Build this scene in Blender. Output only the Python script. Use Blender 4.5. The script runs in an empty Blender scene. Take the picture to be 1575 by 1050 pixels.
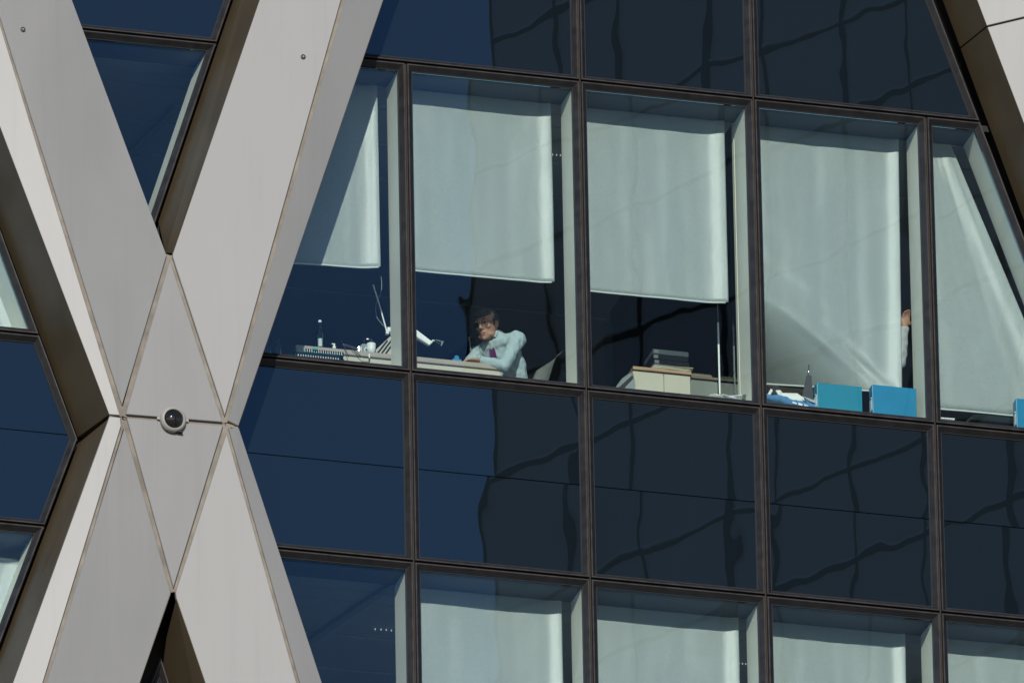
import bpy, bmesh, math, random
from mathutils import Vector, Matrix, noise
random.seed(7)
R = math.radians
SC = bpy.context.scene
COL = SC.collection

# ---------------------------------------------------------------- camera, sky, sun, exposure
PSI, TH, ROLL, DIST = 0.273931, 0.435237, -0.018855, 140.0
FPX = 202.5514 * DIST                      # focal length in pixels of a 1575 px wide picture
FW = Vector((math.sin(PSI)*math.cos(TH), math.cos(PSI)*math.cos(TH), math.sin(TH)))
RT0 = Vector((math.cos(PSI), -math.sin(PSI), 0)); UP0 = RT0.cross(FW)
RT = math.cos(ROLL)*RT0 + math.sin(ROLL)*UP0
UP = -math.sin(ROLL)*RT0 + math.cos(ROLL)*UP0
CAM = Vector((0.811424, 0, 0.356822)) - DIST*FW
cd = bpy.data.cameras.new('camera'); cd.sensor_width = 36; cd.lens = FPX*36/1575; cd.clip_start = 1; cd.clip_end = 3000
co = bpy.data.objects.new('camera', cd); COL.objects.link(co)
co.matrix_world = Matrix(((RT.x, UP.x, -FW.x, CAM.x), (RT.y, UP.y, -FW.y, CAM.y), (RT.z, UP.z, -FW.z, CAM.z), (0, 0, 0, 1)))
SC.camera = co
SUN_A, SUN_B = 0.28, 0.43                  # sun direction: sideways and down, per metre into the building
to_sun = Vector((-SUN_A, -1, SUN_B)).normalized()
w = bpy.data.worlds.new('World'); SC.world = w; w.use_nodes = True
sk = w.node_tree.nodes.new('ShaderNodeTexSky'); sk.sky_type = 'NISHITA'; sk.sun_disc = False
sk.sun_elevation = math.asin(to_sun.z); sk.sun_rotation = math.atan2(to_sun.x, to_sun.y) % (2*math.pi)
sk.dust_density = 0.2; sk.ozone_density = 3.0; sk.air_density = 1.0
bgn = w.node_tree.nodes['Background']; bgn.inputs[1].default_value = 0.085
w.node_tree.links.new(sk.outputs[0], bgn.inputs[0])
sd = bpy.data.lights.new('sun', 'SUN'); sd.energy = 4.0; sd.angle = R(0.5); sd.color = (1, 0.935, 0.84)
so = bpy.data.objects.new('sun', sd); COL.objects.link(so); so.rotation_euler = to_sun.to_track_quat('Z', 'Y').to_euler()
so.location = (-20, -60, 40)
SC.view_settings.view_transform = 'Standard'; SC.view_settings.look = 'None'
SC.view_settings.exposure = 0.0; SC.view_settings.gamma = 1; SC.view_settings.use_curve_mapping = False
SC.render.engine = 'CYCLES'
SC.cycles.max_bounces = 10; SC.cycles.transparent_max_bounces = 24; SC.cycles.glossy_bounces = 5
SC.cycles.sample_clamp_indirect = 6; SC.cycles.use_denoising = True

# ---------------------------------------------------------------- points: pixel of the picture + depth behind the glass
def ray(px, py):
    return (FW + RT*((px-787.5)/FPX) + UP*((525-py)/FPX)).normalized()
def at(px, py, d=0.0):
    r = ray(px, py); return CAM + r*((d - CAM.y)/r.y)
def atz(px, py, z):
    r = ray(px, py); return CAM + r*((z - CAM.z)/r.z)
def hit(px, py, P, n):
    r = ray(px, py); return CAM + r*((P - CAM).dot(n)/r.dot(n))
def mid(a, b, t): return (a[0]+(b[0]-a[0])*t, a[1]+(b[1]-a[1])*t)

# ---------------------------------------------------------------- materials
def mat(name, col, rough=0.5, metal=0.0, var=0.0, vscale=4.0, bump=0.0, bscale=60.0, spec=0.5, stretch=(1, 1, 1), rvar=0.0, trans=0.0):
    m = bpy.data.materials.new(name); m.use_nodes = True
    nt = m.node_tree; b = nt.nodes['Principled BSDF']
    b.inputs['Base Color'].default_value = (*col, 1); b.inputs['Roughness'].default_value = rough
    b.inputs['Metallic'].default_value = metal; b.inputs['Specular IOR Level'].default_value = spec
    tc = nt.nodes.new('ShaderNodeTexCoord'); mp = nt.nodes.new('ShaderNodeMapping'); mp.inputs['Scale'].default_value = stretch
    nt.links.new(tc.outputs['Object'], mp.inputs[0])
    if var or rvar:
        n = nt.nodes.new('ShaderNodeTexNoise'); n.inputs['Scale'].default_value = vscale; n.inputs['Detail'].default_value = 5
        nt.links.new(mp.outputs[0], n.inputs['Vector'])
        if var:
            mr = nt.nodes.new('ShaderNodeMapRange'); mr.inputs[1].default_value = .3; mr.inputs[2].default_value = .7
            mr.inputs[3].default_value = 1-var; mr.inputs[4].default_value = 1+var
            nt.links.new(n.outputs['Fac'], mr.inputs[0])
            vm = nt.nodes.new('ShaderNodeVectorMath'); vm.operation = 'SCALE'; vm.inputs[0].default_value = col
            nt.links.new(mr.outputs[0], vm.inputs['Scale']); nt.links.new(vm.outputs[0], b.inputs['Base Color'])
        if rvar:
            m2 = nt.nodes.new('ShaderNodeMapRange'); m2.inputs[1].default_value = .3; m2.inputs[2].default_value = .7
            m2.inputs[3].default_value = rough-rvar; m2.inputs[4].default_value = rough+rvar
            nt.links.new(n.outputs['Fac'], m2.inputs[0]); nt.links.new(m2.outputs[0], b.inputs['Roughness'])
    if bump:
        n2 = nt.nodes.new('ShaderNodeTexNoise'); n2.inputs['Scale'].default_value = bscale; n2.inputs['Detail'].default_value = 3
        nt.links.new(mp.outputs[0], n2.inputs['Vector'])
        bp = nt.nodes.new('ShaderNodeBump'); bp.inputs['Distance'].default_value = bump; bp.inputs['Strength'].default_value = 1
        nt.links.new(n2.outputs['Fac'], bp.inputs['Height']); nt.links.new(bp.outputs[0], b.inputs['Normal'])
    if trans:
        out = nt.nodes['Material Output']; t = nt.nodes.new('ShaderNodeBsdfTranslucent'); t.inputs[0].default_value = (*col, 1)
        mx = nt.nodes.new('ShaderNodeMixShader'); mx.inputs[0].default_value = trans
        nt.links.new(b.outputs[0], mx.inputs[1]); nt.links.new(t.outputs[0], mx.inputs[2]); nt.links.new(mx.outputs[0], out.inputs[0])
    return m

def glass_mat(name, tint=None, body=(0.0062, 0.0106, 0.0150), refl=(0.38, 0.64, .93), ior=1.5, wave=1.0e-4, wscale=1.15):
    """clear (tint) or opaque backed (body) pane: sharp blue coated reflection with the slow waves of heat-treated glass"""
    m = bpy.data.materials.new(name); m.use_nodes = True; nt = m.node_tree
    for n in list(nt.nodes):
        if n.type != 'OUTPUT_MATERIAL': nt.nodes.remove(n)
    out = nt.nodes['Material Output']
    g = nt.nodes.new('ShaderNodeBsdfGlossy'); g.inputs['Roughness'].default_value = 0.0; g.inputs['Color'].default_value = (*refl, 1)
    if tint: a = nt.nodes.new('ShaderNodeBsdfTransparent'); a.inputs[0].default_value = (*tint, 1)
    else: a = nt.nodes.new('ShaderNodeBsdfDiffuse'); a.inputs[0].default_value = (*body, 1)
    fr = nt.nodes.new('ShaderNodeFresnel'); fr.inputs[0].default_value = ior
    mx = nt.nodes.new('ShaderNodeMixShader')
    nt.links.new(fr.outputs[0], mx.inputs[0]); nt.links.new(a.outputs[0], mx.inputs[1]); nt.links.new(g.outputs[0], mx.inputs[2])
    nt.links.new(mx.outputs[0], out.inputs[0])
    if wave:
        tc = nt.nodes.new('ShaderNodeTexCoord'); oi = nt.nodes.new('ShaderNodeObjectInfo')
        mp = nt.nodes.new('ShaderNodeMapping'); mp.inputs['Scale'].default_value = (1.25, 1, 0.8)
        ml = nt.nodes.new('ShaderNodeMath'); ml.operation = 'MULTIPLY'; ml.inputs[1].default_value = 40
        n = nt.nodes.new('ShaderNodeTexNoise'); n.noise_dimensions = '4D'; n.inputs['Scale'].default_value = wscale; n.inputs['Detail'].default_value = 2.0
        n.inputs['Roughness'].default_value = 0.35
        nt.links.new(oi.outputs['Random'], ml.inputs[0]); nt.links.new(ml.outputs[0], n.inputs['W'])
        nt.links.new(tc.outputs['Object'], mp.inputs[0]); nt.links.new(mp.outputs[0], n.inputs['Vector'])
        bp = nt.nodes.new('ShaderNodeBump'); bp.inputs['Distance'].default_value = wave; bp.inputs['Strength'].default_value = 1
        nt.links.new(n.outputs['Fac'], bp.inputs['Height']); nt.links.new(bp.outputs[0], g.inputs['Normal'])
    return m

M = {}
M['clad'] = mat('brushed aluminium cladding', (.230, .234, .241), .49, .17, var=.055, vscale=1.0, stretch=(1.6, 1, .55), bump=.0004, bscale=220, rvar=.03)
def per_object(m, amt):
    nt = m.node_tree; b = nt.nodes['Principled BSDF']; src = b.inputs['Base Color'].links[0].from_socket
    oi = nt.nodes.new('ShaderNodeObjectInfo'); mr = nt.nodes.new('ShaderNodeMapRange'); mr.inputs[3].default_value = 1-amt; mr.inputs[4].default_value = 1+amt
    vm = nt.nodes.new('ShaderNodeVectorMath'); vm.operation = 'SCALE'
    nt.links.new(oi.outputs['Random'], mr.inputs[0]); nt.links.new(src, vm.inputs[0]); nt.links.new(mr.outputs[0], vm.inputs['Scale']); nt.links.new(vm.outputs[0], b.inputs['Base Color'])
def streaks(m, amt):
    nt = m.node_tree; b = nt.nodes['Principled BSDF']; src = b.inputs['Base Color'].links[0].from_socket
    tc = nt.nodes.new('ShaderNodeTexCoord'); mp = nt.nodes.new('ShaderNodeMapping'); mp.inputs['Scale'].default_value = (14, 2, .35)
    n = nt.nodes.new('ShaderNodeTexNoise'); n.inputs['Scale'].default_value = 1.0; n.inputs['Detail'].default_value = 6; n.inputs['Roughness'].default_value = .65
    mr = nt.nodes.new('ShaderNodeMapRange'); mr.inputs[1].default_value = .54; mr.inputs[2].default_value = .78; mr.inputs[3].default_value = 1; mr.inputs[4].default_value = 1-amt
    vm = nt.nodes.new('ShaderNodeVectorMath'); vm.operation = 'SCALE'
    nt.links.new(tc.outputs['Object'], mp.inputs[0]); nt.links.new(mp.outputs[0], n.inputs['Vector']); nt.links.new(n.outputs['Fac'], mr.inputs[0])
    nt.links.new(src, vm.inputs[0]); nt.links.new(mr.outputs[0], vm.inputs['Scale']); nt.links.new(vm.outputs[0], b.inputs['Base Color'])
per_object(M['clad'], .025)
M['edge'] = mat('joint channel', (.19, .168, .142), .5, .3, var=.25, vscale=8)
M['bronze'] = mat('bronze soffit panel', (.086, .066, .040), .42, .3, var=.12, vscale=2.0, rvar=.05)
streaks(M['clad'], .08); streaks(M['bronze'], .2)
M['core'] = mat('dark core', (.012, .011, .010), .8)
M['frame'] = mat('dark anodised frame', (.020, .0185, .0195), .42, .15, var=.25, vscale=14, stretch=(1, 1, 1), rvar=.06)
M['seal'] = mat('weathered seal', (.022, .014, .008), .7, var=.4, vscale=20)
M['rubber'] = mat('black gasket', (.008, .008, .008), .7)
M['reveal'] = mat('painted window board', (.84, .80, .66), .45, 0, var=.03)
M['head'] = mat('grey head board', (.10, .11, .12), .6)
M['blind'] = mat('woven blind', (.655, .71, .69), .39, 0, var=.11, vscale=150, bump=.0008, bscale=260, trans=.13, spec=.5)
M['blind'].node_tree.nodes['Principled BSDF'].inputs['IOR'].default_value = 1.9
M['hem'] = mat('blind hem', (.62, .66, .62), .5)
M['ceil'] = mat('ceiling', (.36, .38, .40), .9)
M['wall'] = mat('inside wall', (.30, .32, .34), .9)
M['carpet'] = mat('carpet', (.05, .055, .065), .95)
M['ground'] = mat('pale paving', (.26, .24, .21), .9, var=.2, vscale=.05)
M['pane'] = glass_mat('vision glass', tint=(.922, .966, .960), ior=1.55, wave=9e-4)
M['spandrel'] = glass_mat('backed spandrel glass', ior=1.95, wave=9e-4)
M['partition'] = glass_mat('clear partition glass', tint=(.93, .96, .95), refl=(.9, .95, .95), ior=1.55, wave=0)
M['towerpanel'] = mat('opposite tower glass', (.92, .66, .60), .4, 0, var=.12, vscale=.3)
M['towermullion'] = mat('opposite tower mullion', (.006, .005, .005), .7)
M['towertrim'] = mat('opposite tower pale trim', (.95, .80, .70), .4)  # pale tone paints the lit side of each recess
M['wood'] = mat('oak edge', (.38, .24, .13), .5, var=.2, vscale=6, stretch=(1, 1, 8))
M['olive'] = mat('olive grey laminate', (.16, .18, .155), .4)  # cabinet laminate darkened to match its dim mirror image
M['darkwood'] = mat('dark oak edge', (.15, .10, .06), .5)  # oak darkened to its look in the dim reflection
M['dimpaper'] = mat('brown papers', (.20, .19, .13), .8, var=.3, vscale=60, stretch=(1, 1, 8))  # paper colour dimmed like the reflected pile
M['desktop'] = mat('taupe desktop', (.36, .31, .26), .5, var=.05)
M['cream'] = mat('cream laminate', (.50, .47, .385), .45, var=.04)
M['shell'] = mat('pale grey shell', (.46, .48, .47), .5)
M['white'] = mat('white plastic', (.80, .81, .79), .4)
M['rimgrey'] = mat('grey cast rim', (.30, .30, .29), .45)
M['paper'] = mat('paper', (.80, .80, .76), .8, var=.04, vscale=20)
M['oldpaper'] = mat('yellowed paper', (.62, .57, .40), .8, var=.2, vscale=60, stretch=(1, 1, 8))
M['greypaper'] = mat('grey cover', (.38, .42, .46), .5)
M['black'] = mat('black plastic', (.015, .015, .018), .4)
M['darkgrey'] = mat('dark grey card', (.045, .047, .05), .6)
M['midgrey'] = mat('grey plastic', (.22, .25, .25), .5)
M['blue'] = mat('blue box board', (.001, .20, .36), .4, var=.05, vscale=5)
M['cyan'] = mat('cyan box board', (.001, .215, .31), .4, var=.05, vscale=5)
M['cloth'] = mat('blue cloth', (.08, .22, .42), .85, var=.1, vscale=30)
M['teal'] = mat('teal cover', (.008, .075, .10), .5)
M['green'] = mat('green sticker', (.02, .35, .26), .5)
M['red'] = mat('red label', (.55, .05, .04), .5)
M['chrome'] = mat('chrome', (.75, .75, .75), .15, 1)
M['lensdark'] = mat('dark dome lens', (.008, .008, .007), .03, 0, spec=.8)
M['skin'] = mat('skin', (.40, .21, .145), .55, var=.08, vscale=40)
M['shirt'] = mat('pale blue shirt', (.40, .50, .53), .85, var=.05, vscale=20, bump=.01, bscale=14, trans=.06)
M['shirt2'] = mat('white shirt', (.42, .44, .46), .85, var=.06, vscale=20, bump=.01, bscale=16)
M['trousers'] = mat('navy trousers', (.02, .022, .035), .9)
M['tie'] = mat('purple tie', (.11, .018, .09), .6, var=.3, vscale=120)
M['hair'] = mat('dark grey hair', (.045, .041, .039), .6, var=.7, vscale=90, bump=.004, bscale=180)
M['eye'] = mat('eye', (.02, .015, .012), .2)
M['lip'] = mat('lips', (.30, .12, .09), .5)
M['clearplastic'] = glass_mat('clear plastic', tint=(.80, .88, .90), refl=(.9, .95, 1), ior=1.5, wave=0)
def emit(name, c, s):
    m = mat(name, c); b = m.node_tree.nodes['Principled BSDF']; b.inputs['Emission Color'].default_value = (*c, 1); b.inputs['Emission Strength'].default_value = s; return m
M['led'] = emit('lit ceiling lamp', (1, .96, .9), .4)

# ---------------------------------------------------------------- object helpers
def tag(o, label=None, cat=None, group=None, kind=None):
    if label: o['label'] = label
    if cat: o['category'] = cat
    if group: o['group'] = group
    if kind: o['kind'] = kind
    return o
def finish(name, bm, m, parent=None, smooth=False, recalc=True, origin=None):
    if recalc: bmesh.ops.recalc_face_normals(bm, faces=bm.faces[:])
    me = bpy.data.meshes.new(name); bm.to_mesh(me); bm.free()
    for mm in (m if isinstance(m, (list, tuple)) else [m]): me.materials.append(mm)
    if smooth:
        for p in me.polygons: p.use_smooth = True
    if origin is not None: me.transform(Matrix.Translation(-Vector(origin)))
    o = bpy.data.objects.new(name, me); COL.objects.link(o)
    if origin is not None: o.location = origin
    if parent is not None:
        o.parent = parent
        if parent.type == 'EMPTY' or parent.location.length > 0:
            o.matrix_parent_inverse = Matrix.Translation(parent.location).inverted() if not parent.parent else world_t(parent).inverted()
    return o
def world_t(o):
    t = Matrix.Translation(o.location)
    while o.parent:
        t = o.parent_matrix(o) if False else Matrix.Translation(wloc(o)); break
    return t
WL = {}
def wloc(o): return Vector(WL.get(o.name, o.location))
def thing(name, loc, label, cat, group=None):
    o = bpy.data.objects.new(name, None); COL.objects.link(o); o.location = loc; o.empty_display_size = .1
    return tag(o, label, cat, group)
def box(bm, c, s, rz=0, rx=0, ry=0, bev=0.0):
    r = bmesh.ops.create_cube(bm, size=1)
    mt = Matrix.Translation(c) @ Matrix.Rotation(rz, 4, 'Z') @ Matrix.Rotation(ry, 4, 'Y') @ Matrix.Rotation(rx, 4, 'X') @ Matrix.Diagonal((*s, 1))
    bmesh.ops.transform(bm, matrix=mt, verts=r['verts'])
    if bev:
        es = list({e for v in r['verts'] for e in v.link_edges})
        bmesh.ops.bevel(bm, geom=es, offset=bev, segments=2, affect='EDGES', profile=.6)
    return bm
def B(): return bmesh.new()
def obox(name, c, s, m, parent=None, bev=0.0, rz=0, rx=0, ry=0):
    return finish(name, box(B(), c, s, rz, rx, ry, bev), m, parent)
def prism(bm, pts, off, bev=0.0):
    """polygon of 3D points extruded along the vector off"""
    f = [bm.verts.new(p) for p in pts]; k = [bm.verts.new(Vector(p)+Vector(off)) for p in pts]
    n = len(pts)
    fs = [bm.faces.new(f), bm.faces.new(k[::-1])]
    for i in range(n): fs.append(bm.faces.new((f[i], k[i], k[(i+1) % n], f[(i+1) % n])))
    if bev:
        es = list(fs[0].edges)
        bmesh.ops.bevel(bm, geom=es, offset=bev, segments=1, affect='EDGES')
    return bm
def tube(bm, pts, rad, n=10, cap=True):
    """swept round section; rad: number or list of numbers / (rx, ry)"""
    pts = [Vector(p) for p in pts]; m_ = len(pts)
    if not isinstance(rad, (list, tuple)) : rad = [rad]*m_
    rings = []; prev = None
    for i, p in enumerate(pts):
        t = (pts[min(i+1, m_-1)] - pts[max(i-1, 0)]).normalized()
        if prev is None:
            a = Vector((0, 0, 1)) if abs(t.z) < .9 else Vector((0, 1, 0))
            u = t.cross(a).normalized()
        else:
            u = (prev - t*prev.dot(t)).normalized()
        prev = u; v = t.cross(u)
        r = rad[i]; rx, ry = r if isinstance(r, (tuple, list)) else (r, r)
        rings.append([bm.verts.new(p + u*(rx*math.cos(2*math.pi*k/n)) + v*(ry*math.sin(2*math.pi*k/n))) for k in range(n)])
    for a, b in zip(rings, rings[1:]):
        for k in range(n): bm.faces.new((a[k], a[(k+1) % n], b[(k+1) % n], b[k]))
    if cap: bm.faces.new(rings[0][::-1]); bm.faces.new(rings[-1])
    return bm
def ball(bm, c, r, seg=16, rot=None):
    s = bmesh.ops.create_uvsphere(bm, u_segments=seg, v_segments=max(6, seg//2), radius=1)
    rr = r if isinstance(r, (tuple, list)) else (r, r, r)
    mt = Matrix.Translation(c) @ (rot or Matrix.Identity(4)) @ Matrix.Diagonal((*rr, 1))
    bmesh.ops.transform(bm, matrix=mt, verts=s['verts']); return bm
def lathe(bm, c, prof, n=20, axis=None):
    """profile of (radius, height) turned about z (or about axis) at c"""
    q = Vector((0, 0, 1)).rotation_difference(Vector(axis)) if axis is not None else None
    rings = []
    for r, h in prof:
        ring = []
        for k in range(n):
            a = 2*math.pi*k/n; v = Vector((r*math.cos(a), r*math.sin(a), h))
            if q: v = q @ v
            ring.append(bm.verts.new(Vector(c)+v))
        rings.append(ring)
    for a, b in zip(rings, rings[1:]):
        for k in range(n): bm.faces.new((a[k], a[(k+1) % n], b[(k+1) % n], b[k]))
    bm.faces.new(rings[0][::-1]); bm.faces.new(rings[-1])
    return bm

# polygon tools in the facade plane (x, z)
def clip(poly, axis, val, keep_greater):
    out = []
    for i in range(len(poly)):
        a, b = poly[i], poly[(i+1) % len(poly)]
        ia = (a[axis] >= val) == keep_greater; ib = (b[axis] >= val) == keep_greater
        if ia: out.append(a)
        if ia != ib:
            t = (val-a[axis])/(b[axis]-a[axis]); out.append((a[0]+(b[0]-a[0])*t, a[1]+(b[1]-a[1])*t))
    return out
def area(p): return .5*sum(p[i][0]*p[(i+1) % len(p)][1]-p[(i+1) % len(p)][0]*p[i][1] for i in range(len(p)))
def clean(p, eps=.004):
    o = []
    for q in p:
        if not o or math.hypot(q[0]-o[-1][0], q[1]-o[-1][1]) > eps: o.append(q)
    if len(o) > 1 and math.hypot(o[0][0]-o[-1][0], o[0][1]-o[-1][1]) < eps: o.pop()
    return o
def inset(p, d):
    """convex counter-clockwise polygon moved inwards by d (same number of corners) or None"""
    n = len(p); L = []
    for i in range(n):
        a, b = Vector(p[i]), Vector(p[(i+1) % n]); t = (b-a).normalized(); nn = Vector((-t.y, t.x)); L.append((a+nn*d, t))
    out = []
    for i in range(n):
        (p1, t1), (p2, t2) = L[i-1], L[i]
        cr = t1.x*t2.y-t1.y*t2.x
        if abs(cr) < 1e-6: out.append(tuple(p2)); continue
        s = ((p2.x-p1.x)*t2.y-(p2.y-p1.y)*t2.x)/cr
        out.append((p1.x+t1.x*s, p1.y+t1.y*s))
    for i in range(n):
        a, b = Vector(out[i]), Vector(out[(i+1) % n]); t = Vector(p[(i+1) % n])-Vector(p[i])
        if (b-a).dot(t) <= 0.01*t.length: return None
    return out
def ring(name, poly, prof, m, parent):
    bm = B(); loops = []
    for d, y in prof:
        q = inset(poly, d)
        if q is None: bm.free(); return None
        loops.append([bm.verts.new((x, y, z)) for x, z in q])
    n = len(poly)
    for a, b in zip(loops, loops[1:]+loops[:1]):
        for k in range(n): bm.faces.new((a[k], a[(k+1) % n], b[(k+1) % n], b[k]))
    return finish(name, bm, m, parent)
def key_at(p):                                  # the pane in front of the seated man sits a hair out of true
    return abs(sum(q[0] for q in p)/len(p)-.69) < .1 and abs(sum(q[1] for q in p)/len(p)-1.3) < .1
def slab(name, poly, y0, y1, m, parent, tilt=0.0, turn=None):
    cx = sum(p[0] for p in poly)/len(poly); cz = sum(p[1] for p in poly)/len(poly)
    bm = prism(B(), [(x, y0, z) for x, z in poly], (0, y1-y0, 0))
    o = finish(name, bm, m, parent, origin=(cx, (y0+y1)/2, cz))
    if tilt: o.rotation_euler = (random.gauss(0, tilt), 0, random.gauss(0, tilt) if turn is None else turn)
    return o

# ---------------------------------------------------------------- the setting
W, H, S = 1.38, 2.59846, 1.57293
GZ = CAM.z - 1.7
gb = B(); bmesh.ops.create_grid(gb, x_segments=2, y_segments=2, size=1500)
bmesh.ops.translate(gb, verts=gb.verts[:], vec=(0, 0, GZ))
tag(finish('ground', gb, M['ground']), kind='structure')

BLD = thing('office_building', (0, 0, 0), 'office building front with pale metal diagonal braces and dark framed windows', 'building')

# opposite tower: stands across the street, met only as a reflection in the panes
def opposite_tower():
    P = at(762, 600, 0); v = (P-CAM).normalized(); r = Vector((v.x, -v.y, v.z))
    c = P + r*90.0
    g = Vector((.52, .854, 0)).normalized(); h = Vector((.854, -.52, 0))
    t = thing('glass_tower', (c.x, c.y, GZ), 'dark glass tower across the street that shows as wavy reflections in the panes', 'building')
    LEN, DEP, z0, z1 = 16.0, 14.0, GZ, c.z+34
    bm = prism(B(), [(c.x, c.y, z0), (c.x+g.x*LEN, c.y+g.y*LEN, z0), (c.x+g.x*LEN+h.x*DEP, c.y+g.y*LEN+h.y*DEP, z0), (c.x+h.x*DEP, c.y+h.y*DEP, z0)], (0, 0, z1-z0))
    finish('wall', bm, M['towerpanel'], t)
    out = Vector((-h.x, -h.y, 0)); ang = math.atan2(g.y, g.x)
    k = 0; s = 0.03
    while s < LEN:                                   # vertical mullions of the front
        p = c+g*s+out*.01
        finish('mullion', box(B(), (p.x, p.y, (z0+z1)/2), ((.045, .05, .045, .12)[k % 4], .03, z1-z0), rz=ang), M['towermullion'], t)
        s += (1.30, 1.05, 1.5, .8)[k % 4]; k += 1
    z = c.z-33; k = 0
    while z < z1:
        p = c+g*(LEN/2)+out*.008
        finish('transom', box(B(), (p.x, p.y, z), (LEN, .03, (.045, .07)[k % 2]), rz=ang), M['towermullion'], t)
        p = c+g*(LEN/2)+out*.006
        finish('trim', box(B(), (p.x, p.y, z+.06), (LEN, .02, .035), rz=ang), M['towertrim'], t)  # strip coloured as the lit side of the recessed line
        z += 1.25 if k % 2 else 1.75; k += 1
opposite_tower()

# ---------------------------------------------------------------- diagonal brace cladding
RIDGE = -0.45
def line_ext(a, b, y): t = (y-a[1])/(b[1]-a[1]); return (a[0]+(b[0]-a[0])*t, y)
YT, YB = -300, 1350
def facet_plane(l0, l1, outer, ang):
    """plane through the fold line l0-l1 lying RIDGE out, falling back by ang towards the pixel outer"""
    A, Bp = at(*l0, RIDGE), at(*l1, RIDGE); O = at(*outer, RIDGE)
    t = (Bp-A).normalized(); wv = (O-A)-t*(O-A).dot(t)
    O2 = Vector((O.x, RIDGE+math.tan(R(ang))*wv.length, O.z))
    return A, (Bp-A).cross(O2-A).normalized()
def clad(pxs, pl, m, parent=BLD, name='cladding_panel', th=.03, bev=.004):
    pts = [hit(x, y, *pl) for x, y in pxs]
    bm = prism(B(), pts, (0, th, 0), bev)
    return finish(name, bm, m, parent)
def flat(pts, m, name, th=.03, bev=.0):
    return finish(name, prism(B(), pts, (0, th, 0), bev), m, BLD)
STRIP, MAIN = 9.5, 4.6
def brace(ox, oy, full=True, cuts=()):
    q = lambda *L: [(x+ox, y+oy) for x, y in L]
    o1 = lambda p: (p[0]+ox, p[1]+oy)
    # fold lines (joints): upper left, lower left, upper right, lower right
    JUL = (o1(line_ext((0, 38), (188, 628), YT)), o1((188.5, 636)))
    JLL = (o1((188.6, 657.6)), o1(line_ext((188.6, 657.6), (68.6, 1050), YB)))
    A_T, A_W = line_ext((0, 196), (167.6, 637), YT), (167.6, 637.0)
    pls = {}
    pls['sul'] = facet_plane(*JUL, o1(line_ext((0, 196), (167.6, 637), 100)), STRIP)
    pls['sll'] = facet_plane(*JLL, o1((19, 1050)), STRIP)
    pls['mul'] = facet_plane(*JUL, o1((253, 385)), MAIN)
    pls['mll'] = facet_plane(*JLL, o1((263, 912)), MAIN)
    bt = line_ext((0, 33), (185.5, 628), YT)
    strip_up = [A_T, A_W, (184.5, 638.3), bt]
    strip_lo = [(168.2, 640.2), (185.0, 641.8), (186.3, 655), line_ext((186.3, 655), (65.6, 1050), YB), line_ext((164, 650), (19, 1050), YB)]
    # left facing bronze sides: from the strip's outer edge back to the window frame line
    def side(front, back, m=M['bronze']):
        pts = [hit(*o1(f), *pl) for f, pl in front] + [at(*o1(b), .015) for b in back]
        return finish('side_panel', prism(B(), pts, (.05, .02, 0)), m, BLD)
    fr_up = line_ext((4, 358), (121.5, 675), YT); fr_lo = line_ext((118, 684), (4, 989), YB)
    if cuts:
        for (y0, y1) in zip((YT,)+tuple(cuts), tuple(cuts)+(None,)):
            ga = 1.2 if y0 != YT else 0
            a0 = line_ext((0, 196), (167.6, 637), y0+ga) ; b0 = line_ext((0, 33), (185.5, 628), y0-16+ga)
            k0 = line_ext((4, 358), (121.5, 675), y0+33+ga)
            if y1 is None: a1, b1, k1 = A_W, (184.5, 638.3), (119.5, 672)
            else:
                a1 = line_ext((0, 196), (167.6, 637), y1-1.2); b1 = line_ext((0, 33), (185.5, 628), y1-17.2); k1 = line_ext((4, 358), (121.5, 675), y1+31.8)
            clad(q(a0, a1, b1, b0), pls['sul'], M['clad'])
            side([(a0, pls['sul']), (a1, pls['sul'])], [k1, k0])
    else:
        clad(q(*strip_up), pls['sul'], M['clad'])
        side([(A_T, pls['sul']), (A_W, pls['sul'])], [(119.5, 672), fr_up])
    clad(q(*strip_lo), pls['sll'], M['clad'])
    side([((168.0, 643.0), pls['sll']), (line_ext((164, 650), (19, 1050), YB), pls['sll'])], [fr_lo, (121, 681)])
    # main panels
    V_T = line_ext((110.5, 0), (253, 385), YT)
    clad(q(line_ext((3.5, 36), (191, 628), YT), (187.8, 623), (256.3, 393), (253, 385), V_T), pls['mul'], M['clad'])
    clad(q((191.8, 657), (262.7, 911), line_ext((262.7, 911), (215, 1050), YB), line_ext((191.8, 657), (71.6, 1050), YB)), pls['mll'], M['clad'])
    JUR = (o1((348, 643)), o1(line_ext((348, 643), (527.8, 0), YT)))
    JLR = (o1((350, 661.4)), o1(line_ext((350, 661.4), (459, 1050), YB)))
    pls['sur'] = facet_plane(*JUR, o1((590, 0)), STRIP)
    pls['slr'] = facet_plane(*JLR, o1((495.4, 1050)), STRIP)
    pls['mur'] = facet_plane(*JUR, o1((265.5, 390)), MAIN)
    pls['mlr'] = facet_plane(*JLR, o1((270, 912)), MAIN)
    rt = lambda y, dx: (line_ext((348, 643), (527.8, 0), y)[0]+dx, y)
    pan_ur = clad(q(line_ext((265.5, 390), (399, 0), YT), (265.8, 389), (265.8, 396), (345.8, 639), rt(YT, -3)), pls['mur'], M['clad'])
    pan_lr = clad(q((348.5, 665), (270.0, 910), (271, 919), line_ext((271, 920.6), (315.5, 1050), YB), line_ext((347.3, 661.4), (456.3, 1050), YB)), pls['mlr'], M['clad'])
    clad(q(rt(YT, 3), (350.3, 646.6), (366.9, 654.6), line_ext((367.6, 655), (590, 0), YT)), pls['sur'], M['clad'])
    clad(q((351.6, 658.2), (367.4, 657.4), line_ext((367.3, 658), (495.4, 1050), YB), line_ext((352.7, 661.4), (461.7, 1050), YB)), pls['slr'], M['clad'])
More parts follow.
